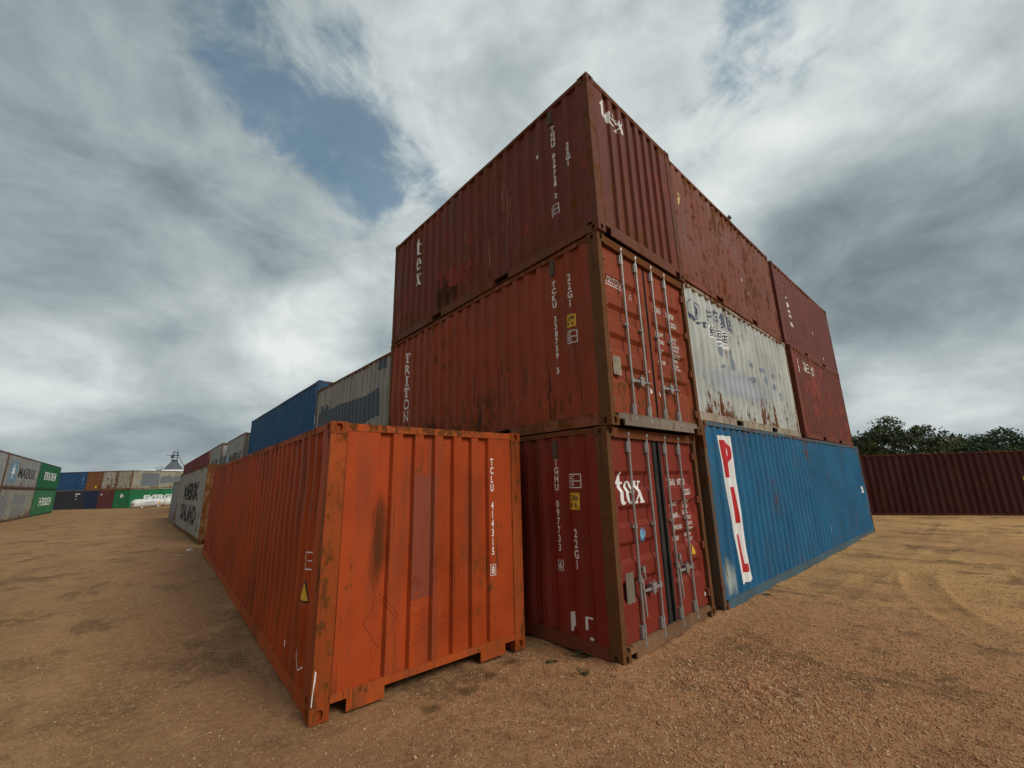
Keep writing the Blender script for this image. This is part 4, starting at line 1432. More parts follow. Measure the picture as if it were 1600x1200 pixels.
FR['ev'].decal('logo_centre', 'near', poly(arc(1.2, 1.75, 0.09, 0.09, 0, 360, 8)[:-1]), FR['ev'].pm, 0.0045)
gp2 = worn('slate_faded_patch', (0.14, 0.16, 0.175), FR['bg'].col, 0.62, 0.72, (1.5, 1.5, 1), 3)
FR['bg'].decal('slate_patch', 'right', join2([rect(1.3, 0.42, 3.9, 2.2), poly([(4.1, 0.7), (4.1, 1.7), (5.6, 1.95), (5.9, 1.5), (6.3, 1.8), (7.2, 1.9), (7.6, 1.5), (8.2, 1.75), (9.6, 1.7), (9.6, 0.8), (7.5, 0.7), (6.0, 0.85)])]), gp2)
FR['bl'].decal('white_marks', 'right', stack('TCU 41', 5.45, 2.1, 0.5, xs=0.9), wornw(FR['bl'], 3, 0.5, 0.54))
FR['ch'].decal('white_marks', 'right', join2([rect(4.7, 2.05, 5.4, 2.2), rect(4.75, 1.75, 5.0, 1.95), rect(4.7, 1.4, 5.2, 1.5)]), wornw(FR['ch'], 3, 0.52, 0.56))
FR['br'].decal('pale_sticker', 'near', poly(arc(1.7, 0.45, 0.17, 0.17, 0, 360, 10)[:-1]), M['yellow'])
FR['mr'].decal('pale_sticker', 'near', rect(0.35, 1.9, 0.5, 2.1), wh)
RD.decal('warning_sticker', 'right', poly([(11.10, 1.62), (11.38, 1.62), (11.24, 1.82)]), M['yellow'])
RD.decal('white_lettering', 'right', rect(11.5, 2.2, 11.62, 2.4), wornw(RD, 3, 0.5, 0.54))

# ------------------------------------------------------------------ ground
nrng = np.random.default_rng(5)


def vnoise(x, y, freq, seed):
    g = np.random.default_rng(seed).random((256, 256))
    X, Y = x * freq, y * freq
    i, j = np.floor(X).astype(int), np.floor(Y).astype(int)
    fx, fy = X - i, Y - j
    fx, fy = fx * fx * (3 - 2 * fx), fy * fy * (3 - 2 * fy)
    i0, j0, i1, j1 = i % 256, j % 256, (i + 1) % 256, (j + 1) % 256
    return (g[i0, j0] * (1 - fx) + g[i1, j0] * fx) * (1 - fy) + (g[i0, j1] * (1 - fx) + g[i1, j1] * fx) * fy - 0.5


def fbm(x, y, f, seed, oct_=4, gain=0.5):
    a, s_ = 1.0, 0
    for k in range(oct_):
        s_ = s_ + a * vnoise(x + 31.7 * k, y - 17.3 * k, f * 2 ** k, seed + k)
        a *= gain
    return s_


FOOT = [(0.007, 0.097, R(1.1), W, L20), (-2.761, 1.75, R(-2.01), W, L40), (2.639, 0.096, R(-0.61), L40, W)]      # footprints of the boxes on the near ground
TRACKS = []                     # wheel tracks: polylines, half width, depth


def track(pts, hw, depth, n=60):
    P = np.array(pts, float)
    t = np.linspace(0, len(P) - 1, n)
    # Catmull-Rom through the points
    Q = []
    for q in t:
        i = min(int(q), len(P) - 2)
        u = q - i
        p0_, p1_, p2_, p3_ = P[max(i - 1, 0)], P[i], P[i + 1], P[min(i + 2, len(P) - 1)]
        Q.append(0.5 * ((2 * p1_) + (-p0_ + p2_) * u + (2 * p0_ - 5 * p1_ + 4 * p2_ - p3_) * u * u + (-p0_ + 3 * p1_ - 3 * p2_ + p3_) * u ** 3))
    TRACKS.append((np.array(Q), hw, depth * 0.62))


for off in (0.0, 1.75):
    track([(1.2 + off * 0.3, -6.5), (2.6 + off * 0.7, -3.6 - off * .1), (5.2 + off * 0.5, -2.0 - off * 0.7), (9.5, -1.6 - off), (16, -2.6 - off), (24, -5 - off)], 0.20, 0.040)
    track([(3.5 + off, -7.0), (5.0 + off * 0.9, -4.6), (8.0 + off * 0.4, -3.2 - off * 0.6), (13, -3.4 - off), (21, -6.5 - off)], 0.18, 0.034)
    track([(-8.2 + off, -5.0), (-7.4 + off, 2.0), (-6.6 + off, 9.0), (-5.6 + off, 18.0), (-5.0 + off, 30.0), (-5.4 + off, 46.0)], 0.22, 0.034)
    track([(-5.9 + off * 0.8, -3.0), (-5.4 + off * 0.8, 3.0), (-5.9 + off * 0.8, 10.0), (-7.2 + off * 0.8, 20.0), (-8.2 + off * 0.8, 34.0)], 0.20, 0.026)
    track([(-4.0 + off * 0.2, -0.9 - off * 0.6), (-1.6, -0.6 - off * 0.7), (0.8 + off * 0.1, -1.4 - off * 0.6), (2.4, -3.4 - off * 0.2), (2.8 + off, -6.0)], 0.17, 0.024)
track([(4.5, -0.9), (8, -1.0), (14, -1.2), (20, -1.2)], 0.16, 0.020)
track([(15.5, -6), (16.5, -2), (18.2, 1.0), (20, 6)], 0.2, 0.025)
track([(-1.35, 0.85), (-1.05, 0.45), (-0.72, -0.10), (-0.42, -0.75)], 0.06, 0.030)
track([(-0.60, 0.85), (-0.25, 0.20), (0.05, -0.30), (0.42, -0.85), (0.7, -1.2)], 0.11, 0.055)


def tracks_h(x, y):
    h = np.zeros_like(x)
    core = np.zeros_like(x)
    for Q, hw, dp in TRACKS:
        lo, hi = Q.min(0) - 1.0, Q.max(0) + 1.0
        mk = np.where((x > lo[0]) & (x < hi[0]) & (y > lo[1]) & (y < hi[1]))
        xx, yy = x[mk], y[mk]
        best = np.full(xx.shape, 9.0)
        sarc = np.zeros(xx.shape)
        acc = 0.0
        for a, b in zip(Q[:-1], Q[1:]):
            d = b - a
            L2 = d @ d + 1e-9
            t = np.clip(((xx - a[0]) * d[0] + (yy - a[1]) * d[1]) / L2, 0, 1)
            r = np.hypot(xx - a[0] - t * d[0], yy - a[1] - t * d[1])
            up = r < best
            best = np.where(up, r, best)
            sarc = np.where(up, acc + t * math.sqrt(L2), sarc)
            acc += math.sqrt(L2)
        q = best / hw
        fade = np.clip(0.25 + 1.9 * (vnoise(xx, yy, 0.7, 90) + 0.15), 0.0, 1.0)
        tread = 0.45 * dp * np.sin(sarc * 2 * math.pi / 0.145 + np.where(q < 0.5, 0, 1.5)) * (q < 1.0)
        g = (-dp * np.exp(-(q ** 4)) + tread + 0.75 * dp * np.exp(-((q - 1.35) / 0.28) ** 2)) * fade
        h[mk] += g
        core[mk] = np.maximum(core[mk], np.exp(-(q ** 4)) * fade)
    return h, core


def base_z(x, y):
    z = np.maximum(-0.0098 * np.maximum(0.0, y - 8.0), -1.3)
    return z - 0.0040 * np.clip(x - 4.0, 0.0, 40.0)


def ground_h(x, y):
    near = np.clip(1.3 - np.hypot(x + 1, y) / 40.0, 0.0, 1.0)
    h = base_z(x, y)
    t, core = tracks_h(x, y)
    clod = np.clip(vnoise(x, y, 0.9, 41) + 0.12, 0, 1)
    h = h + 0.05 * fbm(x, y, 0.22, 11, 3) * near + 0.020 * fbm(x, y, 1.6, 21, 5, 0.6) * near
    h = h + 0.060 * clod * np.maximum(0, fbm(x, y, 5.0, 61, 3, 0.6)) * near + t
    for (cx, cy, yaw, wx, ly) in FOOT:
        ca, sa = math.cos(yaw), math.sin(yaw)
        lx_, ly_ = (x - cx) * ca + (y - cy) * sa, -(x - cx) * sa + (y - cy) * ca
        dx = np.maximum(np.maximum(-lx_, lx_ - wx), 0)
        dy = np.maximum(np.maximum(-ly_, ly_ - ly), 0)
        d = np.hypot(dx, dy)
        h = h + 0.036 * np.exp(-(d / 0.13) ** 1.5) * np.clip(0.55 + 1.5 * vnoise(x, y, 2.3, 77) + 0.6 * vnoise(x, y, 7.0, 78), 0.0, 1.4)
    return h - 0.014, core


def axis(lo, a, b, hi, step):
    mid = np.arange(a, b + 1e-6, step)
    l, r = [], []
    p, s_ = a, step
    while p > lo:
        s_ *= 1.16
        p -= s_
        l.append(p)
    p, s_ = b, step
    while p < hi:
        s_ *= 1.16
        p += s_
        r.append(p)
    return np.array(l[::-1] + list(mid) + r)


ax = axis(-1500, -8.0, 10.5, 1500, 0.045)
ay = axis(-1500, -5.5, 5.5, 1500, 0.045)
GX, GY = np.meshgrid(ax, ay, indexing='ij')
GZ, GCORE = ground_h(GX, GY)
nx, ny = GX.shape
me = bpy.data.meshes.new('ground')
me.vertices.add(nx * ny)
me.vertices.foreach_set('co', np.stack([GX, GY, GZ], -1).astype(np.float32).ravel())
idx = np.arange(nx * ny).reshape(nx, ny)
quads = np.stack([idx[:-1, :-1], idx[1:, :-1], idx[1:, 1:], idx[:-1, 1:]], -1).reshape(-1, 4)
me.loops.add(quads.size)
me.loops.foreach_set('vertex_index', quads.astype(np.int32).ravel())
me.polygons.add(len(quads))
me.polygons.foreach_set('loop_start', np.arange(0, quads.size, 4, dtype=np.int32))
me.polygons.foreach_set('use_smooth', np.ones(len(quads), dtype=bool))
me.update(calc_edges=True)
at_ = me.attributes.new('wheel_track', 'FLOAT', 'POINT')
at_.data.foreach_set('value', GCORE.astype(np.float32).ravel())

t = NT('dirt')
pos = t.co()
big = t.noise(t.co((0.16, 0.16, 0.16)), 1.0, 5, 0.6)
mid = t.noise(t.co((0.9, 0.9, 0.9), (4, 2, 0)), 1.0, 7, 0.62)
drag = t.noise(t.co((1.15, 0.42, 1.0), (1, 7, 0)), 1.0, 8, 0.65, 0.8)
fine = t.noise(t.co((16, 16, 16)), 1.0, 8, 0.72)
grit = t.noise(t.co((75, 75, 75)), 1.0, 4, 0.75)
sand, tan_, dark_, red = (0.535, 0.302, 0.120), (0.430, 0.228, 0.094), (0.160, 0.078, 0.036), (0.530, 0.240, 0.112)
c = t.mix(t.ramp(big, 0.40, 0.60), tan_, sand)
# colour turns browner towards the west, stays paler in the east, noisy boundary
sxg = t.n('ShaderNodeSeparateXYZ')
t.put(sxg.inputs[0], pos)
west_brown = t.ramp(t.math('ADD', sxg.outputs[0], t.math('MULTIPLY', t.math('SUBTRACT', big, 0.5), 16.0)), -4.5, 5.0, 0.75, 0.0)
c = t.mix(west_brown, c, (0.270, 0.150, 0.070))
c = t.mix(t.ramp(drag, 0.50, 0.66, 0, 0.50), c, dark_)
# reddish crushed stone spread round the foot of the tower
vm = t.n('ShaderNodeVectorMath', operation='DISTANCE')
t.put(vm.inputs[0], pos)
vm.inputs[1].default_value = (1.2, -1.0, 0.0)
rd = t.ramp(t.math('ADD', vm.outputs['Value'], t.math('MULTIPLY', t.math('SUBTRACT', mid, 0.5), 7.0)), 0.8, 6.0, 0.75, 0.0)
c = t.mix(rd, c, red)
strip_ = t.ramp(t.math('ABSOLUTE', t.math('ADD', sxg.outputs[0], t.math('ADD', 3.1, t.math('MULTIPLY', t.math('SUBTRACT', mid, 0.5), 1.6)))), 0.15, 1.5, 0.6, 0.0)
c = t.mix(strip_, c, (0.24, 0.115, 0.062))
rocky = t.math('MAXIMUM', t.ramp(rd, 0.10, 0.55, 0.50, 1.0), t.ramp(t.noise(t.co((0.45, 0.45, 0.45), (9, 3, 0)), 1.0, 5, 0.6), 0.50, 0.64, 0.50, 0.95))
# dry and damp patches with their own outline
c = t.mix(t.ramp(mid, 0.54, 0.68, 0, 0.55), c, dark_)
wt_ = t.n('ShaderNodeAttribute', attribute_name='wheel_track')
c = t.mix(t.math('MULTIPLY', wt_.outputs['Fac'], t.ramp(mid, 0.35, 0.6, 0.45, 0.12)), c, (0.20, 0.108, 0.050))
cl_ = t.noise(t.co((0.8, 0.5, 1.0), (2, 5, 0)), 1.0, 9, 0.72)
c = t.mix(t.ramp(cl_, 0.54, 0.61, 0, 0.72), c, (0.135, 0.074, 0.034))
c = t.mix(t.ramp(mid, 0.43, 0.28, 0, 0.50), c, (0.50, 0.315, 0.145))
c = t.mix(t.math('MULTIPLY', t.ramp(fine, 0.51, 0.63, 0, 0.55), rocky), c, (0.125, 0.062, 0.030))
c = t.mix(t.math('MULTIPLY', t.ramp(fine, 0.47, 0.37, 0, 0.50), rocky), c, (0.58, 0.40, 0.20))
c = t.mix(t.math('MULTIPLY', t.ramp(grit, 0.52, 0.62, 0, 0.60), rocky), c, (0.120, 0.060, 0.030))
c = t.mix(t.math('MULTIPLY', t.ramp(grit, 0.47, 0.38, 0, 0.55), rocky), c, (0.62, 0.43, 0.25))
nb_ = t.bump(mid, 0.35, 0.06)
nb_ = t.bump(drag, 0.30, 0.04, nb_)
nb_ = t.bump(t.math('MULTIPLY', fine, rocky), 1.0, 0.032, nb_)
nb_ = t.bump(t.math('MULTIPLY', grit, rocky), 1.0, 0.011, nb_)
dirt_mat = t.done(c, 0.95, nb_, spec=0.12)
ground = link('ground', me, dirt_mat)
tag(ground, 'tan and reddish dirt yard with wheel tracks', None, kind='structure')

# damp round prints in the sand before the orange container
dm = worn('damp_sand', (0.15, 0.092, 0.042), (0.25, 0.15, 0.07), 0.60, 0.75, (10, 10, 10), 3, 0.9)


def ground_at(x, y):
    return float(ground_h(np.array([[x]]), np.array([[y]]))[0][0, 0])


# loose stones
def stones(n, seed, xr, yr, rmin, rmax, cen=None, name='gravel', tone=None, label='', keep=None):
    g = np.random.default_rng(seed)
    if cen is None:
        x = g.uniform(*xr, n)
        y = g.uniform(*yr, n)
    else:
        rr = np.abs(g.normal(0, 1, n)) * cen[2]
        aa = g.uniform(0, 2 * math.pi, n)
        x = cen[0] + rr * np.cos(aa)
        y = cen[1] + rr * np.sin(aa) * 0.85
    if keep is not None:
        k = keep(x, y)
        x, y = x[k], y[k]
        n = len(x)
    # interpolate height from the mesh grid
    ix = np.clip(np.searchsorted(ax, x) - 1, 0, nx - 2)
    iy = np.clip(np.searchsorted(ay, y) - 1, 0, ny - 2)
    fx = (x - ax[ix]) / (ax[ix + 1] - ax[ix])
    fy = (y - ay[iy]) / (ay[iy + 1] - ay[iy])
    z = (GZ[ix, iy] * (1 - fx) + GZ[ix + 1, iy] * fx) * (1 - fy) + (GZ[ix, iy + 1] * (1 - fx) + GZ[ix + 1, iy + 1] * fx) * fy
    r = rmin + (rmax - rmin) * g.random(n) ** 3.2 + 0.012 * g.random(n) ** 60
    base = np.array([(1, 0, 0), (0, 1, 0), (-1, 0, 0), (0, -1, 0), (0, 0, 1), (0, 0, -1)], float)
    jit = 0.6 + 0.8 * g.random((n, 6, 1))
    sc_ = np.stack([g.uniform(0.8, 1.3, n), g.uniform(0.7, 1.1, n), g.uniform(0.45, 0.8, n)], -1)[:, None, :]
    v = base[None] * jit * sc_ + g.uniform(-0.25, 0.25, (n, 6, 3))
    a = g.uniform(0, 6.28, n)
    ca, sa = np.cos(a)[:, None], np.sin(a)[:, None]
    vx = v[..., 0] * ca - v[..., 1] * sa
    vy = v[..., 0] * sa + v[..., 1] * ca
    v = np.stack([vx, vy, v[..., 2]], -1) * r[:, None, None] + np.stack([x, y, z + r * 0.15], -1)[:, None, :]
    F = np.array([(0, 1, 4), (1, 2, 4), (2, 3, 4), (3, 0, 4), (1, 0, 5), (2, 1, 5), (3, 2, 5), (0, 3, 5)])
    f = (F[None] + 6 * np.arange(n)[:, None, None]).reshape(-1, 3)
    me_ = bpy.data.meshes.new(name)
    me_.vertices.add(n * 6)
    me_.vertices.foreach_set('co', v.astype(np.float32).ravel())
    me_.loops.add(f.size)
    me_.loops.foreach_set('vertex_index', f.astype(np.int32).ravel())
    me_.polygons.add(len(f))
    me_.polygons.foreach_set('loop_start', np.arange(0, f.size, 3, dtype=np.int32))
    me_.update(calc_edges=True)
    tt = NT(name + '_stone')
    vv = tt.n('ShaderNodeTexVoronoi')
    vv.inputs['Scale'].default_value = 30
    tt.put(vv.inputs['Vector'], tt.co())
    sx = tt.n('ShaderNodeSeparateColor')
    tt.put(sx.inputs[0], vv.outputs['Color'])
    cc = tt.mix(sx.outputs[0], tone[0], tone[1])
    cc = tt.mix(tt.ramp(sx.outputs[1], 0.75, 0.8, 0, 0.8), cc, tone[2])
    o = link(name, me_, tt.done(cc, 0.9, spec=0.15))
    tag(o, label, None, kind='stuff')
    return o


def outside(x, y):
    k = np.ones(len(x), bool)
    k &= ~((x > 0.0) & (x < 2.5) & (y > 0.06))
    k &= ~((x > -2.8) & (x < -0.25) & (y > 1.38))
    k &= ~((x > 2.6) & (y > 0.10))
    return k


stones(70000, 3, None, None, 0.003, 0.014, (0.7, -1.0, 2.6), 'gravel', ((0.47, 0.235, 0.115), (0.27, 0.13, 0.065), (0.56, 0.38, 0.22)), 'reddish crushed gravel round the foot of the tower', outside)
stones(90000, 4, (-8, 10), (-5.5, 6), 0.003, 0.012, None, 'grit', ((0.41, 0.25, 0.11), (0.2, 0.115, 0.052), (0.52, 0.37, 0.20)), 'loose grit lying on the dirt yard', outside)

# damp prints follow the ground surface
def print_mesh(cx, cy, rx, ry, rot):
    v, f = [], []
    n, rings = 20, 4
    for k in range(rings + 1):
        for i in range(n):
            a = 2 * math.pi * i / n
            q = k / rings * (1 + 0.10 * math.sin(3 * a + cx * 9) + 0.06 * math.sin(7 * a + cy * 5))
            x, y = q * rx * math.cos(a), q * ry * math.sin(a)
            X, Y = cx + x * math.cos(rot) - y * math.sin(rot), cy + x * math.sin(rot) + y * math.cos(rot)
            v.append((X, Y, ground_at(X, Y) + 0.004))
    for k in range(rings):
        for i in range(n):
            j = (i + 1) % n
            f.append((k * n + i, k * n + j, (k + 1) * n + j, (k + 1) * n + i))
    return mesh('damp_print', v, f, True)


prints = (('leftmost damp oval in the sand before the orange container', -1.84, 0.90, 0.15, 0.085), ('second damp oval in the sand from the left', -1.42, 0.93, 0.16, 0.075),
          ('third damp oval in the sand from the left', -1.06, 1.04, 0.14, 0.075), ('rightmost damp oval in the sand, by the end of the orange sill', -0.66, 1.16, 0.17, 0.065))
for lb, x, y, rx, ry in prints:
    sm = stain('damp_sand', (0.13, 0.080, 0.036), (x, y, ground_at(x, y)), (rx, rx * 0.62, 0.3), 0.66, x)
    tag(link('damp_print', print_mesh(x, y, rx * 1.15, ry * 1.2, -0.25), sm), lb, 'damp print', 'damp ovals in the sand')

# ------------------------------------------------------------------ weeds and litter
leafm = plain('weed_leaf', (0.040, 0.062, 0.020), 0.7, 0, 0.4, 0.1, 40)


def weed(x, y, r, n, label, seed):
    g = random.Random(seed)
    z = ground_at(x, y)
    v, f = [], []
    for i in range(n):
        a = g.uniform(0, 6.28)
        el = g.uniform(0.1, 0.8)
        L_ = r * g.uniform(0.5, 1.1)
        wd = L_ * g.uniform(0.10, 0.2)
        d = Vector((math.cos(a), math.sin(a), 0))
        s_ = Vector((-d.y, d.x, 0))
        p = Vector((x, y, z)) + d * r * g.uniform(0, 0.35) + s_ * r * g.uniform(-.2, .2)
        m1 = p + d * L_ * 0.55 * math.cos(el) + Vector((0, 0, L_ * 0.6 * math.sin(el)))
        e_ = p + d * L_ * math.cos(el) + Vector((0, 0, L_ * 0.55 * math.sin(el)))
        k = len(v)
        v += [p, m1 + s_ * wd, e_, m1 - s_ * wd]
        f += [(k, k + 1, k + 3), (k + 1, k + 2, k + 3)]
    o = link('weed', mesh('weed', v, f), leafm)
    tag(o, label, 'weed', 'weeds between the orange and maroon containers')


weed(0.00, 0.62, 0.13, 46, 'tallest sprawling weed beside the maroon container foot', 1)
weed(-0.36, 0.80, 0.07, 26, 'small weed nearest the orange container corner', 2)
weed(-0.28, 0.42, 0.08, 28, 'small low weed farthest from the containers', 3)
weed(4.05, -0.02, 0.08, 26, 'small grass tuft at the foot of the blue container', 4)
b = MB()
lx, ly = -2.55, 15.4
lz = ground_at(lx, ly)
b.hexa([(lx, ly, lz), (lx + .16, ly + .04, lz), (lx + .14, ly + .2, lz), (lx - .02, ly + .14, lz), (lx + .02, ly + .02, lz + .05), (lx + .12, ly + .05, lz + .07), (lx + .12, ly + .16, lz + .04), (lx, ly + .12, lz + .06)])
tag(b.obj('scrap_of_paper', wh), 'white scrap of litter lying beside the grey-white MAERSK SEALAND container', 'litter')

# ------------------------------------------------------------------ bird on the roof
bm_ = plain('bird_feathers', (0.028, 0.030, 0.036), 0.6, 0, 0.3, 0.1, 60)


def bird(pos, yaw, label):
    bv = [(0.0, 0, 0.115, 0.052), (0.055, 0, 0.165, 0.050), (0.085, 0, 0.215, 0.030), (0.100, 0, 0.245, 0.030), (-0.07, 0, 0.085, 0.034), (-0.13, 0, 0.055, 0.018), (-0.19, 0, 0.03, 0.012)]
    be = [(0, 1), (1, 2), (2, 3), (0, 4), (4, 5), (5, 6)]
    me_ = bpy.data.meshes.new('bird')
    me_.from_pydata([q[:3] for q in bv], be, [])
    o = bpy.data.objects.new('bird', me_)
    COL.objects.link(o)
    md = o.modifiers.new('skin', 'SKIN')
    for i, q in enumerate(bv):
        s_ = me_.skin_vertices[0].data[i]
        s_.radius = (q[3], q[3])
    me_.skin_vertices[0].data[0].use_root = True
    o.modifiers.new('sub', 'SUBSURF').levels = 2
    o.modifiers['sub'].render_levels = 2
    bpy.context.view_layer.update()
    body = bpy.data.meshes.new_from_object(o.evaluated_get(bpy.context.evaluated_depsgraph_get()))
    bpy.data.objects.remove(o)
    r = link('bird', body, bm_)
    r.matrix_world = Matrix.Translation(pos) @ Matrix.Rotation(yaw, 4, 'Z')
    tag(r, label, 'bird')
    MB().tube((0.125, 0, 0.243), (0.165, 0, 0.232), 0.010, 6, 0.002).obj('beak', M['plate'], r)
    for sy in (-1, 1):
        MB().tube((0.01, 0.02 * sy, 0.08), (0.015, 0.022 * sy, 0.0), 0.006, 6).box((0.0, 0.018 * sy - .012, 0.0), (0.05, 0.018 * sy + .012, 0.006)).obj('leg', M['plate'], r)
        wv = [(0.06, 0.048 * sy, 0.17), (0.03, 0.060 * sy, 0.10), (-0.08, 0.045 * sy, 0.06), (-0.15, 0.022 * sy, 0.055), (-0.04, 0.05 * sy, 0.13),
              (0.06, 0.030 * sy, 0.17), (0.03, 0.040 * sy, 0.10), (-0.08, 0.028 * sy, 0.06), (-0.15, 0.010 * sy, 0.055), (-0.04, 0.03 * sy, 0.13)]
        link('wing', mesh('wing', wv, [(0, 1, 2, 3, 4), (9, 8, 7, 6, 5), (0, 5, 6, 1), (1, 6, 7, 2), (2, 7, 8, 3), (3, 8, 9, 4), (4, 9, 5, 0)]), bm_, r)
    return r


q3 = R3.root.matrix_world @ Vector(R3.P('right', 3.48, R3.H - 0.010, -0.04))
bird(q3, R(15), 'dark pigeon perched on the roof edge of the faded rusty red container')

# ------------------------------------------------------------------ gas tanks
tankm = plain('white_tank_paint', (0.72, 0.72, 0.69), 0.45, 0, 0.2, 0.05, 3)


def tank(c0, d, L_, r, label):
    yaw = math.atan2(d[1], d[0])
    root = empty('gas_tank', label, 'gas tank', Matrix.Translation(c0) @ Matrix.Rotation(yaw, 4, 'Z'), 'white gas tanks before the far green container')
    v, f = [], []
    prof = []
    for i in range(7):
        a = R(90 * i / 6)
        prof.append((-r * 0.75 * math.cos(a), r * math.sin(a)))
    prof = [(p[0] + r * 0.75, p[1]) for p in prof] + [(L_ - p[0] - r * 0.75 - 0.0, p[1]) for p in prof[::-1]]
    n = 28
    zc_ = r + 0.12
    for (x, q) in prof:
        for i in range(n):
            a = 2 * math.pi * i / n
            v.append((x, q * math.cos(a), zc_ + q * math.sin(a)))
    for j in range(len(prof) - 1):
        for i in range(n):
            k = (i + 1) % n
            f.append((j * n + i, j * n + k, (j + 1) * n + k, (j + 1) * n + i))
    link('shell', mesh('shell', v, f, True), tankm, root)
    for x in (L_ * 0.22, L_ * 0.78):
        MB().hexa([(x - .1, -r * .8, 0), (x + .1, -r * .8, 0), (x + .1, r * .8, 0), (x - .1, r * .8, 0), (x - .1, -r * .7, zc_ - r * .6), (x + .1, -r * .7, zc_ - r * .6), (x + .1, r * .7, zc_ - r * .6), (x - .1, r * .7, zc_ - r * .6)]).obj('saddle', tankm, root)
    MB().tube((L_ * 0.5, 0, zc_ + r - 0.03), (L_ * 0.5, 0, zc_ + r + 0.14), 0.16, 12).obj('valve_dome', tankm, root)
    MB().tube((0.02, 0, zc_), (-0.05, 0, zc_), 0.14, 10).obj('gauge', M['plate'], root)
    return root, zc_


td = Vector((0.66, 0.75, 0)).normalized()
ta = Vector((-4.19, 73.1, -0.80))
for i, lb in enumerate(('left white gas tank with yellow flame label, whole in view', 'right white gas tank partly behind the grey container')):
    root, zc_ = tank(ta + td * (i * 5.0), td, 4.75, 0.58, lb)
    # label and lettering on the side facing the yard
    v_, f_ = poly([(3.25, -0.02), (3.55, 0.20), (3.85, -0.02), (3.55, -0.24)])
    o = link('flame_label', mesh('flame_label', [(p[0], -math.sqrt(0.588 ** 2 - p[1] ** 2), zc_ + p[1]) for p in v_], f_), M['yellow'], root)
    v_, f_ = line('PROPANE', 1.3, 0.02, 0.17, width=1.5)
    link('tank_lettering', mesh('tank_lettering', [(p[0], -math.sqrt(0.586 ** 2 - p[1] ** 2), zc_ + p[1]) for p in v_], f_), M['plate'], root)

# ------------------------------------------------------------------ silo and hall far behind
silo_m = plain('silo_steel', (0.10, 0.115, 0.13), 0.6, 0.0, 0.3, 0.05, 2)
hall_m = plain('white_sheeting', (0.80, 0.80, 0.78), 0.6, 0, 0.1, 0.02, 2)


def ray_at(u, v, dist):
    d = pixdir(u, v)
    h = math.hypot(d.x, d.y)
    return CAMP + d * (dist / h)


SD = 240.0
sp = ray_at(270, 737, SD)
sr = ray_at(288.5, 737, SD)
r_s = (Vector((sr.x, sr.y, 0)) - Vector((sp.x, sp.y, 0))).length
eave = sp.z
apex = ray_at(271, 719, SD).z
silo = empty('grain_silo', 'grey grain silo with conical roof and steel gantry on top far behind', 'silo', Matrix.Translation((sp.x, sp.y, -1.4)))
e_ = eave + 1.4
a_ = apex + 1.4
v, f = [], []
n = 40
nr = 14
for j in range(nr):
    for i in range(n):
        a = 2 * math.pi * i / n
        q = r_s * 0.97 + (0.05 if j % 2 else 0)
        v.append((q * math.cos(a), q * math.sin(a), e_ * j / (nr - 1)))
for j in range(nr - 1):
    for i in range(n):
        k = (i + 1) % n
        f.append((j * n + i, j * n + k, (j + 1) * n + k, (j + 1) * n + i))
link('wall', mesh('wall', v, f, True), hall_m, silo)
v, f = [], []
for i in range(n * 2):
    a = math.pi * i / n
    q = 0.06 if i % 2 else 0
    v.append((r_s * 1.03 * math.cos(a), r_s * 1.03 * math.sin(a), e_ - 0.1 + q))
    v.append((0.6 * math.cos(a), 0.6 * math.sin(a), a_ + q))
for i in range(n * 2):
    k = (i + 1) % (n * 2)
    f.append((2 * i, 2 * k, 2 * k + 1, 2 * i + 1))
link('roof', mesh('roof', v, f), silo_m, silo)
b = MB()
hh = ray_at(271, 707, SD).z + 1.4
for sx in (-1, 1):
    for sy in (-1, 1):
        b.tube((0.9 * sx, 0.9 * sy, a_ - 0.8), (0.7 * sx, 0.7 * sy, hh), 0.10, 6)
for k in range(4):
    z = a_ + (hh - a_) * k / 3
    b.box((-1.3, -1.3, z), (1.3, 1.3, z + 0.08))
    b.tube((-0.85, -0.85, z), (0.8, -0.8, z + (hh - a_) / 3), 0.06, 6)
b.tube((-3.2, 0, a_ + (hh - a_) * 0.62), (1.2, 0, a_ + (hh - a_) * 0.62), 0.10, 6)
b.box((-1.6, -0.5, a_ + 0.9), (-0.4, 0.5, a_ + 1.9))
b.tube((0.6, -0.6, hh), (0.6, -0.6, hh + 1.6), 0.07, 6)
b.tube((-0.5, -0.6, hh), (-0.5, -0.6, hh + 1.1), 0.07, 6)
b.tube((0.8, -0.6, hh - 0.4), (r_s * 0.95, -1.0, e_ + 1.3), 0.10, 6)
b.obj('gantry', silo_m, silo)
b = MB()
for k in range(9):
    a = R(180 + 20 * k)
    b.tube((r_s * math.cos(a) * 1.0, r_s * math.sin(a) * 1.0, 0), (r_s * math.cos(a), r_s * math.sin(a), e_ - 0.05), 0.10, 6)
b.obj('wall_post', silo_m, silo)
# long low hall with a rounded white roof
h0, h1 = ray_at(213, 738, 200), ray_at(300, 738, 200)
top = ray_at(240, 732.5, 200).z
hd = Vector((h1.x - h0.x, h1.y - h0.y, 0))
hl = hd.length + 12
root = empty('storage_hall', 'long low storage hall with white roof seen over the far containers', 'hall',
             Matrix.Translation((h0.x, h0.y, -1.4)) @ Matrix.Rotation(math.atan2(hd.y, hd.x), 4, 'Z'))
ht = top + 1.4
v, f = [], []
n = 14
stn = [(0.0, 0.80), (0.6, 0.93), (1.5, 0.98), (3.0, 1.0), (hl, 1.0)]
for (x, q) in stn:
    for i in range(n + 1):
        a = math.pi * i / n
        v.append((x, 9 - 9 * math.cos(a) * (0.9 + 0.1 * q), ht * 0.72 + ht * 0.28 * math.sin(a) * q))
for j in range(len(stn) - 1):
    for i in range(n):
        p = j * (n + 1) + i
        f.append((p, p + 1, p + n + 2, p + n + 1))
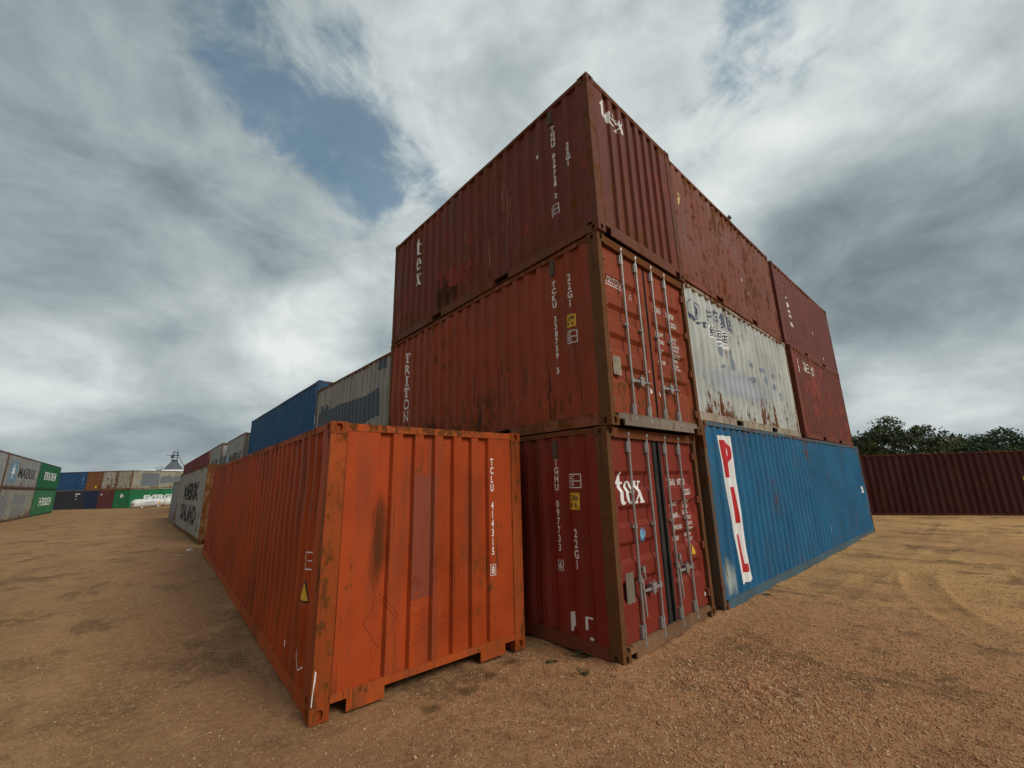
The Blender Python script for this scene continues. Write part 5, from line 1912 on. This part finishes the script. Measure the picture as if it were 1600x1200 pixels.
link('roof', mesh('roof', v, f, True), hall_m, root)
MB().box((0.2, 0.3, 0), (hl, 17.7, ht * 0.72)).obj('wall', hall_m, root)
# small dark vent box standing on that hall
vp = ray_at(249, 733, 198)
b = MB()
for sx in (-0.7, 0.7):
    for sy in (-0.6, 0.6):
        b.tube((sx, sy, 0), (sx, sy, vp.z + 2.0), 0.08, 6)
b.box((-0.8, -0.7, vp.z + 0.2), (0.8, 0.7, vp.z + 1.3)).box((-1.0, -0.8, vp.z + 1.9), (1.1, 0.8, vp.z + 2.0)).tube((0.4, 0, vp.z + 2.0), (0.4, 0, vp.z + 2.7), 0.12, 6)
o = b.obj('loading_tower', plain('blue_grey_sheet', (0.22, 0.33, 0.40), 0.6), None)
o.location = (vp.x, vp.y, -1.4)
tag(o, 'small blue-grey loading tower between the white hall roof and the silo', 'tower')

# ------------------------------------------------------------------ trees behind the dark red container
def leaf_mat(name, c1, c2):
    t_ = NT(name)
    n1 = t_.noise(t_.co((0.8, 0.8, 0.8)), 1.0, 4, 0.6)
    gi = t_.n('ShaderNodeNewGeometry')
    cc = t_.mix(gi.outputs['Random Per Island'], c1, c2)
    cc = t_.mix(t_.ramp(n1, 0.4, 0.65, 0, 0.5), cc, tuple(0.6 * q for q in c1))
    return t_.done(cc, 0.65, spec=0.25)


bark = plain('bark', (0.075, 0.055, 0.04), 0.9, 0, 0.4, 0.5, 8)


def tree(base, H_, cr_, zc0, squash, nleaf, ls, mat, label, seed, name='broadleaf_tree', nbl=26, top=False):
    g = random.Random(seed)
    gn = np.random.default_rng(seed)
    root = empty(name, label, 'tree', Matrix.Translation(base), 'trees behind the dark red container')
    # clump centres spread through the crown
    cl = [(np.array([0.1 * cr_, 0, zc0 + cr_ * squash * 0.93]), cr_ * 0.2), (np.array([-0.35 * cr_, 0.1, zc0 + cr_ * squash * 0.85]), cr_ * 0.22), (np.array([0.45 * cr_, 0.1, zc0 + cr_ * squash * 0.8]), cr_ * 0.2)] if top else []
    while len(cl) < nbl:
        p = np.array([g.uniform(-1, 1), g.uniform(-1, 1), g.uniform(-1, 1)])
        r_ = np.linalg.norm(p)
        if r_ > 1 or r_ < 0.35:
            continue
        cl.append((p * np.array([cr_, cr_, cr_ * squash]) + np.array([0, 0, zc0]), cr_ * g.uniform(0.12, 0.27)))
    b = MB()
    hs_ = zc0 - cr_ * squash * 0.7
    b.tube((0, 0, -0.3), (0.1, 0.05, hs_), H_ * 0.035, 10, H_ * 0.024)
    for c_, r_ in cl[:14]:
        midp = Vector((c_[0] * 0.4, c_[1] * 0.4, hs_ + (c_[2] - hs_) * 0.55))
        b.tube((0.1, 0.05, hs_ - 0.1), midp, H_ * 0.013, 6, H_ * 0.008)
        b.tube(midp, tuple(c_), H_ * 0.008, 6, H_ * 0.002)
    b.obj('trunk', bark, root)
    per = nleaf // len(cl)
    V = []
    for c_, r_ in cl:
        d = gn.normal(0, 1, (per, 3))
        d /= np.linalg.norm(d, axis=1)[:, None]
        rad = r_ * (0.45 + 0.75 * gn.random(per) ** 0.6)[:, None]
        V.append(c_ + d * rad * np.array([1.15, 1.15, 0.75]))
    P = np.concatenate(V)
    n_ = len(P)
    a = gn.normal(0, 1, (n_, 3))
    a /= np.linalg.norm(a, axis=1)[:, None]
    bb = np.cross(a, gn.normal(0, 1, (n_, 3)))
    bb /= np.linalg.norm(bb, axis=1)[:, None]
    s_ = ls * gn.uniform(0.6, 1.3, (n_, 1))
    q = np.stack([P - a * s_, P + bb * s_ * 0.5, P + a * s_, P - bb * s_ * 0.5], 1).reshape(-1, 3)
    me_ = bpy.data.meshes.new('crown')
    me_.vertices.add(len(q))
    me_.vertices.foreach_set('co', q.astype(np.float32).ravel())
    me_.loops.add(len(q))
    me_.loops.foreach_set('vertex_index', np.arange(len(q), dtype=np.int32))
    me_.polygons.add(n_)
    me_.polygons.foreach_set('loop_start', np.arange(0, len(q), 4, dtype=np.int32))
    me_.update(calc_edges=True)
    link('crown', me_, mat, root)
    return root


def tree_at(u, vtop, dist, cr_, squash, **k):
    p = ray_at(u, vtop, dist)
    gz = -0.2
    H_ = p.z - gz
    return tree(Vector((p.x, p.y, gz)), H_, cr_, H_ - cr_ * squash * 1.12, squash, **k)


dg = leaf_mat('dark_leaves', (0.030, 0.046, 0.018), (0.095, 0.115, 0.045))
yg = leaf_mat('yellowing_leaves', (0.11, 0.105, 0.03), (0.22, 0.17, 0.055))
gg = leaf_mat('deep_green_leaves', (0.024, 0.046, 0.019), (0.062, 0.098, 0.038))
tree_at(1386, 653, 46, 3.7, 0.66, nleaf=12000, ls=0.13, mat=dg, label='tallest loose-crowned tree right of the blue container', seed=3, nbl=84, top=True)
tree_at(1345, 676, 50, 2.0, 0.9, nleaf=6000, ls=0.13, mat=dg, label='dark tree half hidden behind the blue container end', seed=4, nbl=30)
tree_at(1492, 684, 58, 2.6, 0.6, nleaf=7000, ls=0.12, mat=yg, label='yellowish tree between the tall tree and the broad dark one', seed=5, nbl=34, top=True)
tree_at(1455, 689, 52, 1.5, 0.8, nleaf=4500, ls=0.12, mat=leaf_mat('olive_leaves', (0.04, 0.052, 0.018), (0.085, 0.085, 0.03)), label='small olive tree beside the yellowish one', seed=15, nbl=22)
tree_at(1566, 674, 56, 3.9, 0.42, nleaf=17000, ls=0.12, mat=gg, label='broad flat-topped dark green tree', seed=6, nbl=70, top=True)
tree_at(1510, 694, 50, 2.2, 0.5, nleaf=8000, ls=0.12, mat=gg, label='low dark green tree in front of the broad flat-topped one', seed=7, nbl=34)
tree_at(1635, 684, 54, 3.0, 0.6, nleaf=9000, ls=0.13, mat=dg, label='dark tree at the right picture edge', seed=8, nbl=34)
tree_at(1425, 700, 44, 1.5, 0.8, nleaf=4500, ls=0.12, mat=dg, label='low bushy tree just over the dark red container', seed=9, nbl=24)
